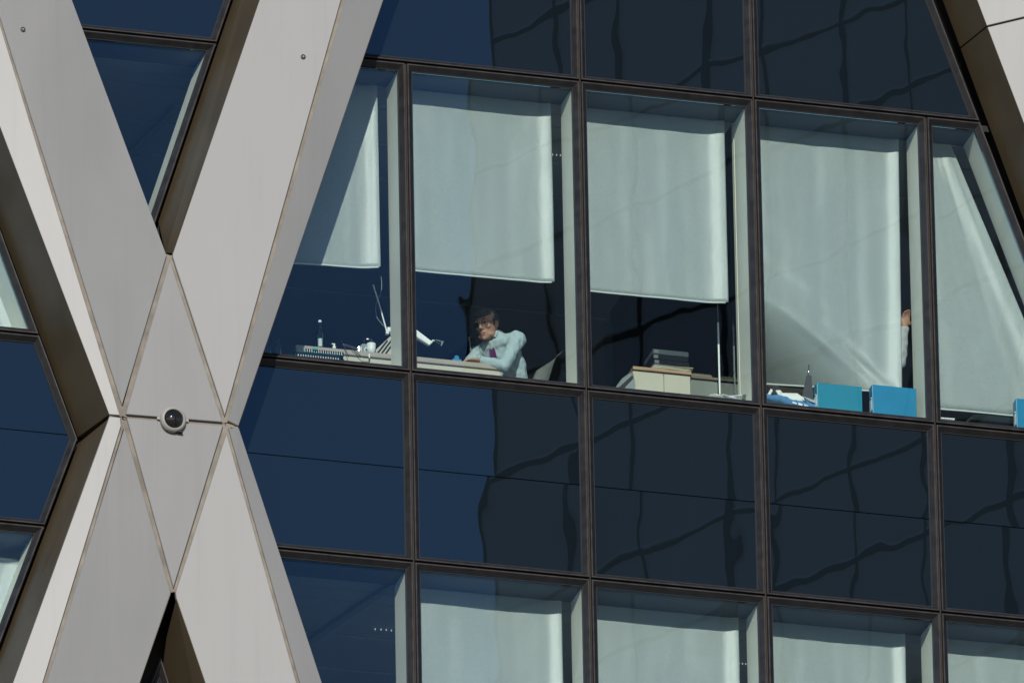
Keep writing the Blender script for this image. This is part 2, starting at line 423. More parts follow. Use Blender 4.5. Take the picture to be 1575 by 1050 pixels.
    # centre diamonds
    ap_u = hit(*o1((260, 394)), *pls['mul']); ap_l = hit(*o1((266.5, 909)), *pls['mll'])
    wl, wr = at(*o1((192, 640)), RIDGE), at(*o1((344, 653)), RIDGE)
    pu = (wl, (wr-wl).cross(ap_u-wl).normalized()); pd = (wl, (wr-wl).cross(ap_l-wl).normalized())
    clad(q((261.2, 399), (193.5, 636.6), (342.3, 648.6)), pu, M['clad'])
    clad(q((195.0, 642.2), (343.2, 654.2), (266.9, 903)), pd, M['clad'])
    # joint channels: shallow warm metal strips set back behind the gaps
    def chan(a, b, w_=.05, dep=RIDGE+.020, da=None, db=None):
        A, Bp = at(*o1(a), dep if da is None else da), at(*o1(b), dep if db is None else db)
        d = (Bp-A); u = Vector((d.z, 0, -d.x)).normalized()*(w_/2)
        finish('joint_channel', prism(B(), [A-u, A+u, Bp+u, Bp-u], (0, .02, 0)), M['edge'], BLD)
    va, vl = ap_u.y+.020, ap_l.y+.020
    r0 = RIDGE+.014
    chan(line_ext((0, 34.5), (187, 628), YT), (188.5, 640), da=r0+.004)
    chan((188.4, 645), line_ext((188.6, 657.6), (68.6, 1050), YB), da=r0+.006)
    chan((190, 640), (259.5, 392), da=r0+.002, db=va)
    chan((191, 646), (265.5, 910), da=r0+.003, db=vl)
    chan((345.5, 650), (261.5, 393), da=r0+.007, db=va+.004)
    chan((346.5, 655), (267.8, 910), da=r0+.008, db=vl+.004)
    chan((347.6, 648), line_ext((348, 643), (527.8, 0), YT), da=r0+.009)
    chan((348.8, 656), line_ext((350, 661.4), (459, 1050), YB), da=r0+.010)
    chan((190, 640.2), (346, 652.6), da=r0+.012, db=r0+.012, w_=.045)
    chan((168.5, 639.2), (188, 641.2), da=r0+.014, db=r0+.014, w_=.03)
    chan((347, 652.3), (366, 656), da=r0+.016, db=r0+.016, w_=.035)
    # sides of the two small openings, above and below the crossing
    vb0, vb1 = (242, 338), line_ext((242, 338), (357, 0), YT)
    pv_ = [hit(*o1(line_ext((266, 389), (399, 0), YT)), *pls['mur']), hit(*o1((266, 389)), *pls['mur']), at(*o1((254.5, 389)), -.30), at(*o1((243.5, 341)), .013), at(*o1((vb1[0]+1.5, vb1[1])), .015)]
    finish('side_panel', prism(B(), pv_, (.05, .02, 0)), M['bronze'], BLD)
    lb0, lb1 = (248, 1012), line_ext((248, 1014), (259, 1050), YB)
    side([((271, 920.6), pls['mlr']), (line_ext((271, 920.6), (315.5, 1050), YB), pls['mlr'])], [(lb1[0]+1.5, lb1[1]), lb0])
    def rside(front, pl, dx):                           # right facing returns, square to the facade
        P = [hit(*o1(f), *pl) for f in front]
        Q = [Vector((p.x+dx, .012, p.z)) for p in P]
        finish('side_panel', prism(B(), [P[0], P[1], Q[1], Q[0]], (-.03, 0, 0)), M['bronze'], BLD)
    rside([(line_ext((590, 0), (367.6, 655), YT)), (367.0, 654)], pls['sur'], -.03)
    rside([(367.3, 659), line_ext((367.6, 657.6), (495.4, 1050), YB)], pls['slr'], -.03)
    rside([V_T, (252.5, 384)], pls['mul'], -.02)
    rside([(262.5, 913), line_ext((263, 912), (215, 1050), YB)], pls['mll'], -.02)
    return pan_ur, pls
PAN_UR, PLS = brace(0, 0)
brace(1637, 158, cuts=(-117,))

# ---------------------------------------------------------------- glazed openings in the plane of the glass (x, z)
def g2(px, py, d=0.0): p = at(px, py, d); return (p.x, p.z)
def shift(p, dx): return (p[0]+dx, p[1])
edge_r = lambda px, py, dx: shift(g2(px, py, -.37), dx)
lwT, lwW, lwB = edge_r(*line_ext((590, 0), (367.6, 655), -420), -.07), edge_r(367.6, 656.5, -.07), edge_r(*line_ext((367.6, 657.6), (495.4, 1050), 1480), -.07)
rT, rW, rB = g2(*line_ext((1433, 0), (1571, 361), -320)), g2(1751, 831), g2(*line_ext((1751, 831), (1617, 1170), 1560))
def ccw(p): return p if area(p) > 0 else p[::-1]
OPEN_C = ccw([lwT, lwW, lwB, rB, rW, rT])
OPEN_L = ccw([g2(*line_ext((0, 357), (117.6, 675), -420)), g2(118.5, 678), g2(*line_ext((115, 684), (0, 989), 1500)), (-5.6, -7), (-5.6, 8)])
vT, vA = edge_r(*line_ext((110.5, 0), (253, 385), -420), -.05), g2(241, 337)
OPEN_V = ccw([vT, edge_r(*line_ext((110.5, 0), (253, 385), 372), -.05), g2(236, 353), g2(*line_ext((241, 338), (356, 0), -420))])
OPEN_D = ccw([g2(246, 1010), g2(*line_ext((248, 1014), (259, 1050), 1480)), edge_r(*line_ext((263, 912), (215, 1050), 1400), .0)])
XL = {'C': [-9, 0, W, 2*W, 3*W, 4*W, 20], 'L': [-9, -3*W, 20], 'V': [-9, 20], 'D': [-9, 20]}
ZR = [(-S-H-S, -S-H, 's'), (-S-H, -S, 'v'), (-S, 0, 's'), (0, H, 'v'), (H, H+S, 's'), (H+S, H+S+H, 'v')]
FRAME = [(.009, .055), (.009, -.044), (.011, -.046), (.019, -.046), (.022, -.044), (.052, -.010), (.052, .055)]
def cell(poly, kind, splitz=None):
    poly = ccw(clean(poly))
    if len(poly) < 3 or abs(area(poly)) < .06: return
    f = ring('window' if kind == 'v' else 'spandrel_unit', poly, FRAME, M['frame'], BLD)
    if f is None: return
    ring('gasket', poly, [(.0515, -.008), (.057, -.008), (.057, .004), (.0515, .004)], M['rubber'], f)
    ring('seal', poly, [(.001, .02), (.001, -.016), (.0085, -.016), (.0085, .02)], M['seal'], f)
    gp = inset(poly, .0525)
    if kind == 'v':
        slab('pane', gp, 0.0, .022, M['pane'], f, .0003, (.0018 if key_at(gp) else None))
        if inset(poly, .09):
            i0, i1, o0, o1 = inset(poly, .053), inset(poly, .068), inset(poly, .0495), inset(poly, .034)
            for k in range(len(poly)):
                k2 = (k+1) % len(poly)
                ex, ez = poly[k2][0]-poly[k][0], poly[k2][1]-poly[k][1]
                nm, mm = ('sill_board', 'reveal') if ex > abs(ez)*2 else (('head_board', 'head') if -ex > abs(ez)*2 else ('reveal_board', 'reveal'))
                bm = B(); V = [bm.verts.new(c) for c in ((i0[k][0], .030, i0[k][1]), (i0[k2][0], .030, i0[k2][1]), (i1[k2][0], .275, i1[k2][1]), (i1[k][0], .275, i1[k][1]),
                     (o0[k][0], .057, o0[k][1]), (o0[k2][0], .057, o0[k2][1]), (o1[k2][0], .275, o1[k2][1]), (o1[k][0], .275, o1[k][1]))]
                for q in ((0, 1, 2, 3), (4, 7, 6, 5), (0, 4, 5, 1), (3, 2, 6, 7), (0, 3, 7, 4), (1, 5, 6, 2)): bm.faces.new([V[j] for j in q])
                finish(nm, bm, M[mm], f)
    else:
        if splitz:
            a, b = clean(clip(gp, 1, splitz+.004, True)), clean(clip(gp, 1, splitz-.004, False))
            for q in (a, b):
                if len(q) > 2: slab('pane', q, 0.0, .022, M['spandrel'], f, .0003)
        else: slab('pane', gp, 0.0, .022, M['spandrel'], f, .0003)
        slab('backing_panel', gp, .024, .05, M['darkgrey'], f)
for key, op in (('C', OPEN_C), ('L', OPEN_L), ('V', OPEN_V), ('D', OPEN_D)):
    for z0, z1, kind in ZR:
        xs = [-9, W, 2*W, 20] if (key == 'C' and z0 > 2 and kind == 's') else XL[key]
        for x0, x1 in zip(xs, xs[1:]):
            p = clip(clip(clip(clip(op, 0, x0, True), 0, x1, False), 1, z0, True), 1, z1, False) if True else None
            if len(p) > 2:
                cell(p, kind, splitz=(z0+z1)/2 if (kind == 's' and z1 == 0) else None)
# carrier bars behind the gaps between units
for x in [0, W, 2*W, 3*W, 4*W]:
    obox('mullion', (x, .168, 0), (.056, .215, 2*(S+H)+2*S), M['core'], BLD)
for z in (-S-H, -S, 0, H, H+S):
    obox('transom', (2.0, .17, z), (16.5, .20, .05), M['core'], BLD)

# dark structural core behind the cladding, closing the building between the openings
def core(ox, oy):
    def g(px, py): return at(px+ox, py+oy, .06)
    Lt, Lw, Lb = g(*line_ext((4, 358), (121, 675), -420)), g(121, 679), g(*line_ext((119, 684), (4, 989), 1500))
    o = lambda p: Vector((p[0]+ (0 if ox == 0 else at(ox+300, 600+oy, 0).x-at(300, 600, 0).x), .06, p[1]+(0 if ox == 0 else at(ox+300, 600+oy, 0).z-at(300, 600, 0).z)))
    RtT, Rw, RbB = o(shift(lwT, -.01)), o(shift(lwW, -.012)), o(shift(lwB, -.01))
    Vl, Va, Vr = o(shift(vT, -.01)), g(238, 360), g(*line_ext((243, 338), (358, 0), -420))
    Da = g(250, 1004); Dr = g(*line_ext((250, 1014), (261, 1050), 1480)); Dl = o(shift(edge_r(*line_ext((263, 912), (215, 1050), 1400), .0), -.01))
    for pts in ([Lt, Lw, Va, Vl], [Vr, Va, Rw, RtT], [Lw, Lb, Dl, Da], [Rw, RbB, Dr, Da], [Lw, Va, Rw, Da]):
        finish('core_wall', prism(B(), pts, (0, .22, 0)), M['core'], BLD)
core(0, 0); core(1637, 158)

# ---------------------------------------------------------------- rooms behind the glass
for k in (1, 0, -1):
    dz = k*(S+H)
    obox('floor_slab', (3, 4.3, dz-.62), (19, 8.0, .44), M['carpet'], BLD)
    obox('back_wall', (3, 8.35, dz+1.1), (19, .1, 3.0), M['wall'], BLD)
    obox('side_wall', (-6.4, 4.3, dz+1.1), (.1, 8.0, 3.0), M['wall'], BLD)
    obox('side_wall', (12.4, 4.3, dz+1.1), (.1, 8.0, 3.0), M['wall'], BLD)
    obox('ceiling_backing', (3, 4.3, dz+H+.12), (19, 8.0, .1), M['core'], BLD)
    y = .30
    for j in range(9):                               # ceiling boards with shadow gaps
        wd = (.32, .22, .55, .06, .55, .06, .85, 1.2, 1.2)[j]
        obox('ceiling_panel', (3, y+wd/2, dz+H+(.035 if j % 2 else .03)), (18.9, wd-.018, .03), M['ceil'], BLD)
        y += wd
    # angled bulkhead rail under the ceiling
    a = atz(606, 897 if k != 0 else 895-758, dz+H-.005) if k == -1 else None
    if k == -1:
        b = atz(470, 990, dz+H-.005)
        d = b-a; obox('ceiling_rail', (a+b)/2, (d.length, .05, .03), M['wall'], BLD, rz=math.atan2(d.y, d.x))
    if k == 0:
        a, b = atz(276, 163, H-.005), atz(200, 240, H-.005)
        d = b-a; obox('ceiling_rail', (a+b)/2, (d.length, .05, .03), M['wall'], BLD, rz=math.atan2(d.y, d.x))
for k, row in ((-1, [(577, 967), (586, 967.5), (594, 968), (602, 969), (610, 969.5)]), (0, [(850, 238), (856, 238.6), (862, 239)]), (-1, [(1137, 1019.5), (1142, 1020), (1147, 1020.5)])):
    for px, py in row:
        p = atz(px, py, k*(S+H)+H-.012)
        finish('ceiling_lamp', lathe(B(), p, [(.0, -.006), (.004, -.006), (.005, .006), (.0, .006)], 10), M['led'], BLD)
# closed outer body of the building beyond the modelled storeys
obox('lower_body', (3, 12, (GZ-6.9)/2), (18.9, 23.6, -6.9-GZ), M['bronze'], BLD)
obox('upper_body', (3, 12, 20), (18.9, 23.6, 22.6), M['bronze'], BLD)
obox('rear_body', (3, 16.2, .9), (18.9, 15.0, 15.4), M['bronze'], BLD)
obox('flank_wall', (-6.5, 4.4, .9), (.08, 8.4, 15.4), M['bronze'], BLD)
obox('flank_wall', (12.5, 4.4, .9), (.08, 8.4, 15.4), M['bronze'], BLD)

# glass partition square to the facade between the third and the fourth window
p0 = at(1137.5, 500, .30); PX = p0.x
PT = thing('glass_partition', (PX, .30, -.40), 'clear glass partition square to the facade beside the third window, mirroring the cabinet', 'partition')
obox('pane', (PX, 2.2, 1.08), (.012, 3.7, 2.96), M['partition'], PT)
obox('edge_profile', (PX, .325, 1.08), (.022, .05, 2.96), M['reveal'], PT)
obox('base_rail', (PX, 2.2, -.37), (.03, 3.7, .06), M['reveal'], PT)

# ---------------------------------------------------------------- roller blinds
def blind(label, xl, zt, d, right, bottom, waves, fold=None, curl=.028, cpos=.060, nx=110, nz=44, cat='blind'):
    """right: list of two pixels of the right edge, bottom: two pixels of the lower edge (both lying d behind the glass)"""
    r0, r1 = at(*right[0], d), at(*right[1], d); b0, b1 = at(*bottom[0], d), at(*bottom[1], d)
    zb = lambda x: b0.z+(b1.z-b0.z)*(x-b0.x)/(b1.x-b0.x)
    xr = lambda z: r0.x+(r1.x-r0.x)*(z-r0.z)/(r1.z-r0.z)
    root = thing('roller_blind', ((xl+b1.x)/2, d, zt), label, cat, 'roller blinds hanging behind the panes')
    bm = B(); g = []; ph = [random.uniform(0, 6.28) for _ in range(6)]
    for j in range(nz+1):
        row = []
        for i in range(nx+1):
            v = j/nz; z = zt
            x = xl; 
            for _ in range(3):
                zz = zt+(zb(x)-zt)*v; x = xl+(xr(zz)-xl)*(i/nx)
            u = i/nx; A = .42*waves
            y = d + A*(.55*math.sin(2*math.pi*(1.7*u+.12*math.sin(3*v+ph[1]))+ph[0]) + .3*math.sin(2*math.pi*(4.3*u+.2*v)+ph[2]) + .16*math.sin(2*math.pi*(7.9*u-.25*v)+ph[3]))
            y += .0055*noise.noise(Vector((x*3.1, 3.7*len(label), zz*1.5)))+.0022*noise.noise(Vector((x*7.3, 1.3*len(label), zz*4.1)))
            er = (xr(zz)-x)                              # metres from the right hand edge: the cloth cups towards the glass there
            y -= curl*.5*(1-math.tanh((er-cpos)/.046))*1.0
            if fold:
                f_ = fold(u, v); y += f_; x += .28*f_; zz += .45*f_
            row.append(bm.verts.new((x, y, zz)))
        g.append(row)
    for j in range(nz):
        for i in range(nx): bm.faces.new((g[j][i], g[j+1][i], g[j+1][i+1], g[j][i+1]))
    lowl, lowr = g[nz][0].co.copy(), g[nz][nx].co.copy()
    low = [vv.co.copy() for vv in g[nz]]
    bmesh.ops.solidify(bm, geom=bm.faces[:], thickness=.0012)
    finish('fabric', bm, M['blind'], root, smooth=True)
    hb = B(); tube(hb, [c+Vector((0, .0, -.006)) for c in low[::4]], (.0075), 8); finish('hem_bar', hb, M['hem'], root, smooth=True)
    hc = B(); tube(hc, [(xl, d+.02, zt+.01), (at(*right[0], d).x+.01, d+.02, zt+.01)], .022, 12); finish('roller', hc, M['hem'], root, smooth=True)
    return root
ZT = H-.045; D_B = .29
blind('narrow roller blind beside the diagonal brace, cut by a slanting shadow', at(430, 300, D_B).x, ZT, D_B, [(579, 150), (584, 412)], [(457, 404), (583, 412)], .006)
blind('roller blind raised above the seated man in shirt and tie', at(604, 300, D_B).x, ZT, D_B, [(846.5, 190), (852, 436)], [(637, 415), (852, 435)], .006)
blind('roller blind hanging above the cream cabinet and stacked papers', at(873, 300, D_B).x, ZT, D_B, [(1113, 215), (1119, 468)], [(903, 446), (1119, 467)], .009, curl=.032, cpos=.080)
def fold4(u, v):
    # lower left part billows back into the room along a slanting crease that ends at the boxes
    s = v - (.74+.26*u**2.2)
    y = 0.0
    L_ = max(0.0, (v-(.66+.33*u**1.4)))/.34
    y += .56*(L_**1.35)*(1-u)**.6
    # creases
    y += .008*math.exp(-((v-.50-.34*u-.10*u*u)/.035)**2)*math.exp(-((u-.25)/.25)**2)
    y += -.012*math.exp(-((v-.62-.42*u)/.028)**2)*math.exp(-((u-.55)/.28)**2)
    y += .026*math.exp(-((v-.52-.52*u)/.040)**2)*math.exp(-((u-.72)/.2)**2)
    return y
blind('creased roller blind pulled down behind two blue box files', at(1142, 300, D_B).x, ZT, D_B, [(1381, 235), (1386, 600)], [(1174, 586), (1386, 604)], .009, fold=fold4, nx=130, nz=110)
blind('roller blind with a sloping side edge in the last window on the right', at(1408, 300, D_B).x, ZT, D_B, [(1472, 250), (1535, 400)], [(1443, 627.5), (1640, 645)], .005, curl=.019, cpos=.11)
DZ = -(S+H)
def lowblind(label, pxl, right, wv=.008):
    r1 = (right[0]+6, right[1]+300)
    blind(label, at(pxl, 1000, D_B).x, DZ+ZT, D_B, [right, r1], [(pxl, 1330), (r1[0]+2, 1350)], wv)
lowblind('lower storey roller blind in the window right of the unblinded one', 618, (863, 960))
lowblind('lower storey roller blind in the second blinded window from the left', 889, (1135, 985))
lowblind('lower storey roller blind beside the wide pale reveal with grey edge', 1158, (1391.5, 1010))
lowblind('lower storey roller blind at the bottom right corner', 1428, (1668, 1035))
blind('roller blind at the left border above the dark spandrel', -5.4, ZT, D_B, [(-8, 400), (25, 505)], [(-200, 510), (27, 526)], .006)
blind('roller blind in the bottom left window below the spandrel', -5.4, DZ+ZT-.12, D_B, [(26, 880), (-32, 1040)], [(-300, 1200), (-90, 1215)], .006)

# ---------------------------------------------------------------- dome fixture at the crossing
c = at(266, 645.5, RIDGE-.02); ax = Vector((.04, -1, -.10)).normalized()
DOME = thing('dome_light', c, 'round dome fixture with white rim at the crossing of the metal panels', 'lamp')
finish('rim', lathe(B(), c, [(.060, -.03), (.098, -.03), (.101, .012), (.096, .022), (.088, .030), (.080, .034), (.074, .030), (.0735, .006), (.05, .0)], 40, ax), M['rimgrey'], DOME, smooth=False)
db = B(); ball(db, c+ax*.004, (.073, .073, .050), 32, Vector((0, 0, 1)).rotation_difference(ax).to_matrix().to_4x4()); finish('lens', db, M['lensdark'], DOME, smooth=True)
for dxp in (-21, 20): obox('bracket', at(266+dxp, 645.5+dxp*.08, RIDGE-.004), (.036, .03, .024), M['rimgrey'], DOME, bev=.004)
obox('shade_lip', at(269, 663, RIDGE-.012), (.12, .04, .014), M['black'], DOME, bev=.004, ry=.08)
rr = B(); ball(rr, c+ax*.030+Vector((.03, 0, 0)), (.018, .018, .010)); finish('reflector', rr, M['chrome'], DOME, smooth=True)
for px, py, pk in ((35, 46, 'mul'), (466, 88, 'mur')):
    c = hit(px, py, *PLS[pk])+Vector((0, -.003, 0))
    bo = finish('panel_fixing', lathe(B(), c, [(.0, .0), (.019, .0), (.019, .007), (.014, .009), (.011, .006), (.0, .006)], 16, (0, -1, 0)), M['darkgrey'], BLD)
    finish('bolt', lathe(B(), c+Vector((0, -.006, 0)), [(.0, .0), (.008, .0), (.006, .004), (.0, .004)], 12, (0, -1, 0)), M['clad'], bo)

# ---------------------------------------------------------------- furniture and things behind the sill
FLOOR = -.40
def row(px): return 561.6+(px-490)*.0946          # picture height of the sill line at a picture column (used only for checks)
def paralib(name, pts_front, depth, m, parent=None, bev=0.0):
    """front outline (3D points, facing the glass) extruded into the room"""
    return finish(name, prism(B(), pts_front, (0, depth, 0), bev), m, parent)
def quad_px(d, *pxs): return [at(x, y, d) for x, y in pxs]

# long desk
e1, e0 = at(770, 560.5, .55), at(455, 530, .55); DT = e1.z; xl, xr = e0.x, e1.x
DESK = thing('desk', ((xl+xr)/2, .95, FLOOR), 'long desk with taupe top and pale front rail at which the man leans', 'desk')
obox('desktop', ((xl+xr)/2, .95, DT-.022), (xr-xl, .80, .044), M['desktop'], DESK, bev=.010)
obox('front_rail', ((xl+xr)/2+.005, .585, DT-.092), (xr-xl, .03, .094), M['cream'], DESK, bev=.003)
for x in (xl+.06, xr-.05):
    for y in (.62, 1.28): obox('leg', (x, y, (FLOOR+DT-.05)/2), (.05, .05, DT-.05-FLOOR), M['cream'], DESK, bev=.004)
on = lambda px, py, d: Vector((at(px, py, d).x, d, DT))

# letter tray with two spiral notebooks in front of the desk
tx0, tx1 = at(456, 545, .33).x, at(530, 550, .33).x
TZ = at(490, 551.5, .31).z; T2 = at(500, 542.5, .33).z
TRAY = thing('letter_tray', ((tx0+tx1)/2, .42, FLOOR), 'dark two tier letter tray with sloping sides holding two spiral notebooks by the desk', 'tray')
obox('tray_floor', ((tx0+tx1)/2, .42, TZ-.005), (tx1-tx0-.004, .22, .008), M['teal'], TRAY)
obox('tray_shelf', ((tx0+tx1)/2, .43, T2-.006), (tx1-tx0-.004, .20, .006), M['teal'], TRAY)
for x in (tx0, tx1):
    finish('side_panel', prism(B(), [(x-.003, .305, TZ-.009), (x-.003, .535, TZ-.009), (x-.003, .535, T2+.01), (x-.003, .40, T2+.01)], (.006, 0, 0)), M['teal'], TRAY)
obox('pedestal', ((tx0+tx1)/2, .44, (TZ+FLOOR)/2-.006), (tx1-tx0-.10, .17, TZ-FLOOR-.012), M['darkgrey'], TRAY)
def notebook(x0, x1, y, z, dep, m, label, nloop=17, h=.03):
    t = thing('spiral_notebook', ((x0+x1)/2, y, z), label, 'notebook', 'spiral notebooks at the left end of the desk')
    obox('cover', ((x0+x1)/2, y+dep/2+.012, z+h/2), (x1-x0, dep, h), m, t, bev=.002)
    obox('page_block', ((x0+x1)/2, y+dep/2+.010, z+h/2), (x1-x0-.008, dep, h*.7), M['paper'], t)
    bm = B()
    for k in range(nloop):
        x = x0+(x1-x0)*(k+.5)/nloop
        tube(bm, [(x, y+.012*math.cos(a)+.003, z+h*.30+.014*math.sin(a)) for a in [i*2*math.pi/8 for i in range(9)]], .0052, 5)
    finish('spiral', bm, M['black'], t)
    return t
NB = notebook(at(469, 536, .335).x, at(529, 541, .335).x, .335, T2-.002, .185, M['greypaper'], 'grey covered spiral notebook lying on the upper tier beside the bottle')
obox('index_tab', at(485, 536, .332), (.045, .004, .02), M['green'], NB)
notebook(at(459, 549, .315).x, at(524, 553, .315).x, .315, TZ, .20, M['white'], 'white spiral notebook lying low in the tray just above the window frame')

# bottles and small things on the desk
def bottle(px, py, d, h, r, label, lab=True, m='clearplastic', z=None):
    p = on(px, py, d)
    if z is not None: p.z = z
    t = thing('bottle', p, label, 'bottle', 'bottles at the left end of the desk')
    finish('bottle_body', lathe(B(), p, [(.0, .001), (r*.92, .001), (r, .012), (r, h*.55), (r*.92, h*.63), (r*.55, h*.78), (r*.36, h*.86), (r*.36, h*.93), (.0, h*.93)], 18), M[m], t, smooth=True)
    finish('cap', lathe(B(), p, [(.0, h*.932), (r*.42, h*.932), (r*.42, h), (.0, h)], 14), M['white' if lab else 'teal'], t)
    if lab:
        finish('paper_label', lathe(B(), p, [(r*.55, h*.06), (r*.55, h*.34), (r*.52, h*.34), (r*.52, h*.06)], 14), M['paper'], t)
        finish('foot', lathe(B(), p, [(.0, .0015), (r*.8, .0015), (r*.8, h*.05), (.0, h*.05)], 14), M['red'], t)
    return t
bottle(492.5, 531, .585, .235, .031, 'clear plastic bottle with pale label standing upright behind the grey notebook')
bottle(428, 545, .42, .150, .026, 'dim empty bottle near the brace edge, right one of two', lab=False, z=at(428, 549, .42).z)
bottle(412, 545, .42, .125, .030, 'dim squat bottle half hidden by the brace edge, left one of two', lab=False, z=at(412, 548, .42).z)
lo, hi = at(405, 549.5, .36), at(436, 549.5, .36)
SB = thing('side_shelf', ((lo.x+hi.x)/2-.05, .48, FLOOR), 'low dark shelf in the corner by the brace under two dim bottles', 'shelf')
zt = at(412, 548, .42).z
obox('top_board', ((lo.x+hi.x)/2-.05, .48, zt-.012), (.36, .24, .022), M['darkgrey'], SB)
obox('cupboard', ((lo.x+hi.x)/2-.05, .48, (FLOOR+zt-.026)/2), (.34, .22, zt-.026-FLOOR), M['darkgrey'], SB)
p = on(514, 533, .57)
PB = thing('pump_dispenser', p, 'tiny white pump dispenser on the desk behind the grey notebook', 'dispenser')
finish('dispenser_body', lathe(B(), p+Vector((0, 0, .001)), [(.0, .0), (.014, .0), (.014, .018), (.008, .026), (.008, .036), (.0, .036)], 12), M['white'], PB, smooth=True)
obox('nozzle', p+Vector((-.006, 0, .042)), (.026, .012, .008), M['white'], PB, bev=.002)
# stapler, tape dispenser, glass, cup, black stand
p = on(541, 531, .60)
t = thing('stapler', p, 'black stapler standing on the desk left of the shiny glass', 'stapler')
obox('base', p+Vector((0, 0, .008)), (.15, .04, .012), M['black'], t, bev=.003)
obox('arm', p+Vector((.0, 0, .040)), (.15, .032, .022), M['black'], t, bev=.006, ry=.22)
obox('hinge', p+Vector((.062, 0, .030)), (.03, .036, .045), M['chrome'], t, bev=.004)
p = on(556, 537, .625)
t = thing('tape_dispenser', p, 'dark tape dispenser between the stapler and the white cup', 'tape dispenser')
finish('holder', prism(B(), [p+Vector(v) for v in ((-.08, 0, 0), (.08, 0, 0), (.075, 0, .05), (.02, 0, .075), (-.05, 0, .03))], (0, .05, 0), .004), M['darkgrey'], t)
finish('tape_roll', lathe(B(), p+Vector((.022, -.004, .062)), [(.016, 0), (.034, 0), (.034, .024), (.016, .024)], 18, (0, 1, 0)), M['midgrey'], t)
p = on(566, 530, .72)
t = thing('drinking_glass', p, 'shiny clear drinking glass behind the white cup', 'glass')
finish('tumbler', lathe(B(), p, [(.0, .001), (.026, .001), (.036, .17), (.033, .17), (.024, .012), (.0, .012)], 18), M['clearplastic'], t, smooth=True)
finish('rim', lathe(B(), p, [(.0325, .166), (.0368, .166), (.0368, .174), (.0325, .174)], 18), M['chrome'], t)
p = on(571, 541, .60)
t = thing('cup', p, 'white cup on the desk in front of the shiny glass', 'cup')
finish('cup_body', lathe(B(), p, [(.0, .001), (.030, .001), (.036, .088), (.033, .088), (.027, .008), (.0, .008)], 22), M['white'], t, smooth=True)
hb = B(); tube(hb, [p+Vector((-.034-.018*math.sin(a), 0, .035-.020*math.cos(a))) for a in [i*math.pi/8 for i in range(9)]], .004, 6); finish('handle', hb, M['white'], t)
# cream box standing in for a lit panel, top sloped along its shadow edge
p = on(590, 545, .64)
t = thing('file_box', p, 'cream open file box on the desk beneath the lamp joint', 'box')
finish('box_body', prism(B(), [p+Vector(v) for v in ((-.06, 0, 0), (.09, 0, 0), (.09, 0, .19), (.055, 0, .19), (-.06, 0, .065))], (0, .20, 0), .003), M['cream'], t)
for k in range(3):
    a, b = p+Vector((-.066+.032*k, -.006, .012)), p+Vector((.03+.028*k, -.006, .15))
    sb = B(); tube(sb, [a, b], .0055, 6); finish('strap', sb, M['black'], t)  # dark bars stand for shadows of the lamp arm
# desk lamp: base, joint, rod, sweeping arm and head
zb = DT
j1, j2, j3 = at(600, 508, .72), at(641, 509, .70), at(664, 528, .66)
LP = thing('desk_lamp', on(607, 545, .66), 'white jointed desk lamp reaching from behind the mullion towards the man', 'lamp')
finish('base', lathe(B(), on(607, 545, .66), [(.0, .001), (.08, .001), (.08, .016), (.02, .022), (.0, .022)], 22), M['white'], LP)
tb = B(); tube(tb, [on(607, 545, .66)+Vector((0, 0, .02)), Vector((j1.x+.01, .72, j1.z-.01))], .010, 8); finish('stem', tb, M['white'], LP)
obox('joint', j1, (.05, .04, .04), M['white'], LP, bev=.006)
finish('upper_arm', prism(B(), [at(604, 484, .70), at(640, 506, .70), at(665, 525, .68), at(661, 530.5, .68), at(638, 518, .70), at(602, 494, .70)], (0, .03, 0), .004), M['white'], LP)
hb = B(); tube(hb, [at(662, 528, .69), at(666, 523.5, .68), at(670, 525, .67)], .008, 8); finish('elbow', hb, M['white'], LP)
hb = B(); tube(hb, [at(669, 523.5, .67), at(680, 528, .65)], [.013, .022], 12); finish('lamp_head', hb, M['chrome'], LP)
# aerial rod with a looping cable
AE = thing('aerial', j1+Vector((-.03, 0, .03)), 'thin white rod crossed by a looping cable above the desk', 'aerial')
rb = B(); tube(rb, [at(595, 510, .70), at(584.5, 472, .70), at(574, 438, .70)], [.0065, .005, .0055], 8); finish('rod', rb, M['white'], AE)
cb = B(); C_ = [(595, 506), (588, 499), (580, 489), (577.5, 478), (579, 466), (584, 455), (587, 444), (587, 432), (585.5, 424)]
tube(cb, [at(x, y, .715) for x, y in C_], .0032, 6); finish('cable', cb, M['midgrey'], AE, smooth=True)
obox('clamp', at(595.5, 511, .70), (.022, .03, .035), M['white'], AE, bev=.003)
# thin cables and adapters hanging over the desk edge
cb = B(); pts = [(541, 536), (550, 543), (556, 549), (568, 550)]
tube(cb, [at(x, y, .53) for x, y in pts], .0035, 6); 
CBL = tag(finish('cable', cb, M['black'], None, smooth=True, origin=at(541, 536, .53)), 'thin black cable looping over the pale front rail of the desk', 'cable')
cb = B(); tube(cb, [at(x, y, .52) for x, y in [(524, 524), (529, 531), (533, 541), (536, 549)]], .003, 6)
tag(finish('cable', cb, M['black'], None, smooth=True, origin=at(524, 524, .52)), 'short black cable hanging over the desk edge beside the grey notebook', 'cable')
p = at(568, 548, .55)
t = thing('cable_clip', p, 'small pale cable clip on the front rail of the desk', 'clip')
cb = B(); tube(cb, [p+Vector((0, 0, -.02)), p+Vector((0, 0, .02))], .006, 8); finish('clip_body', cb, M['white'], t)
cb = B(); ball(cb, p+Vector((0, -.001, -.022)), .007, 8); finish('clip_knob', cb, M['black'], t)
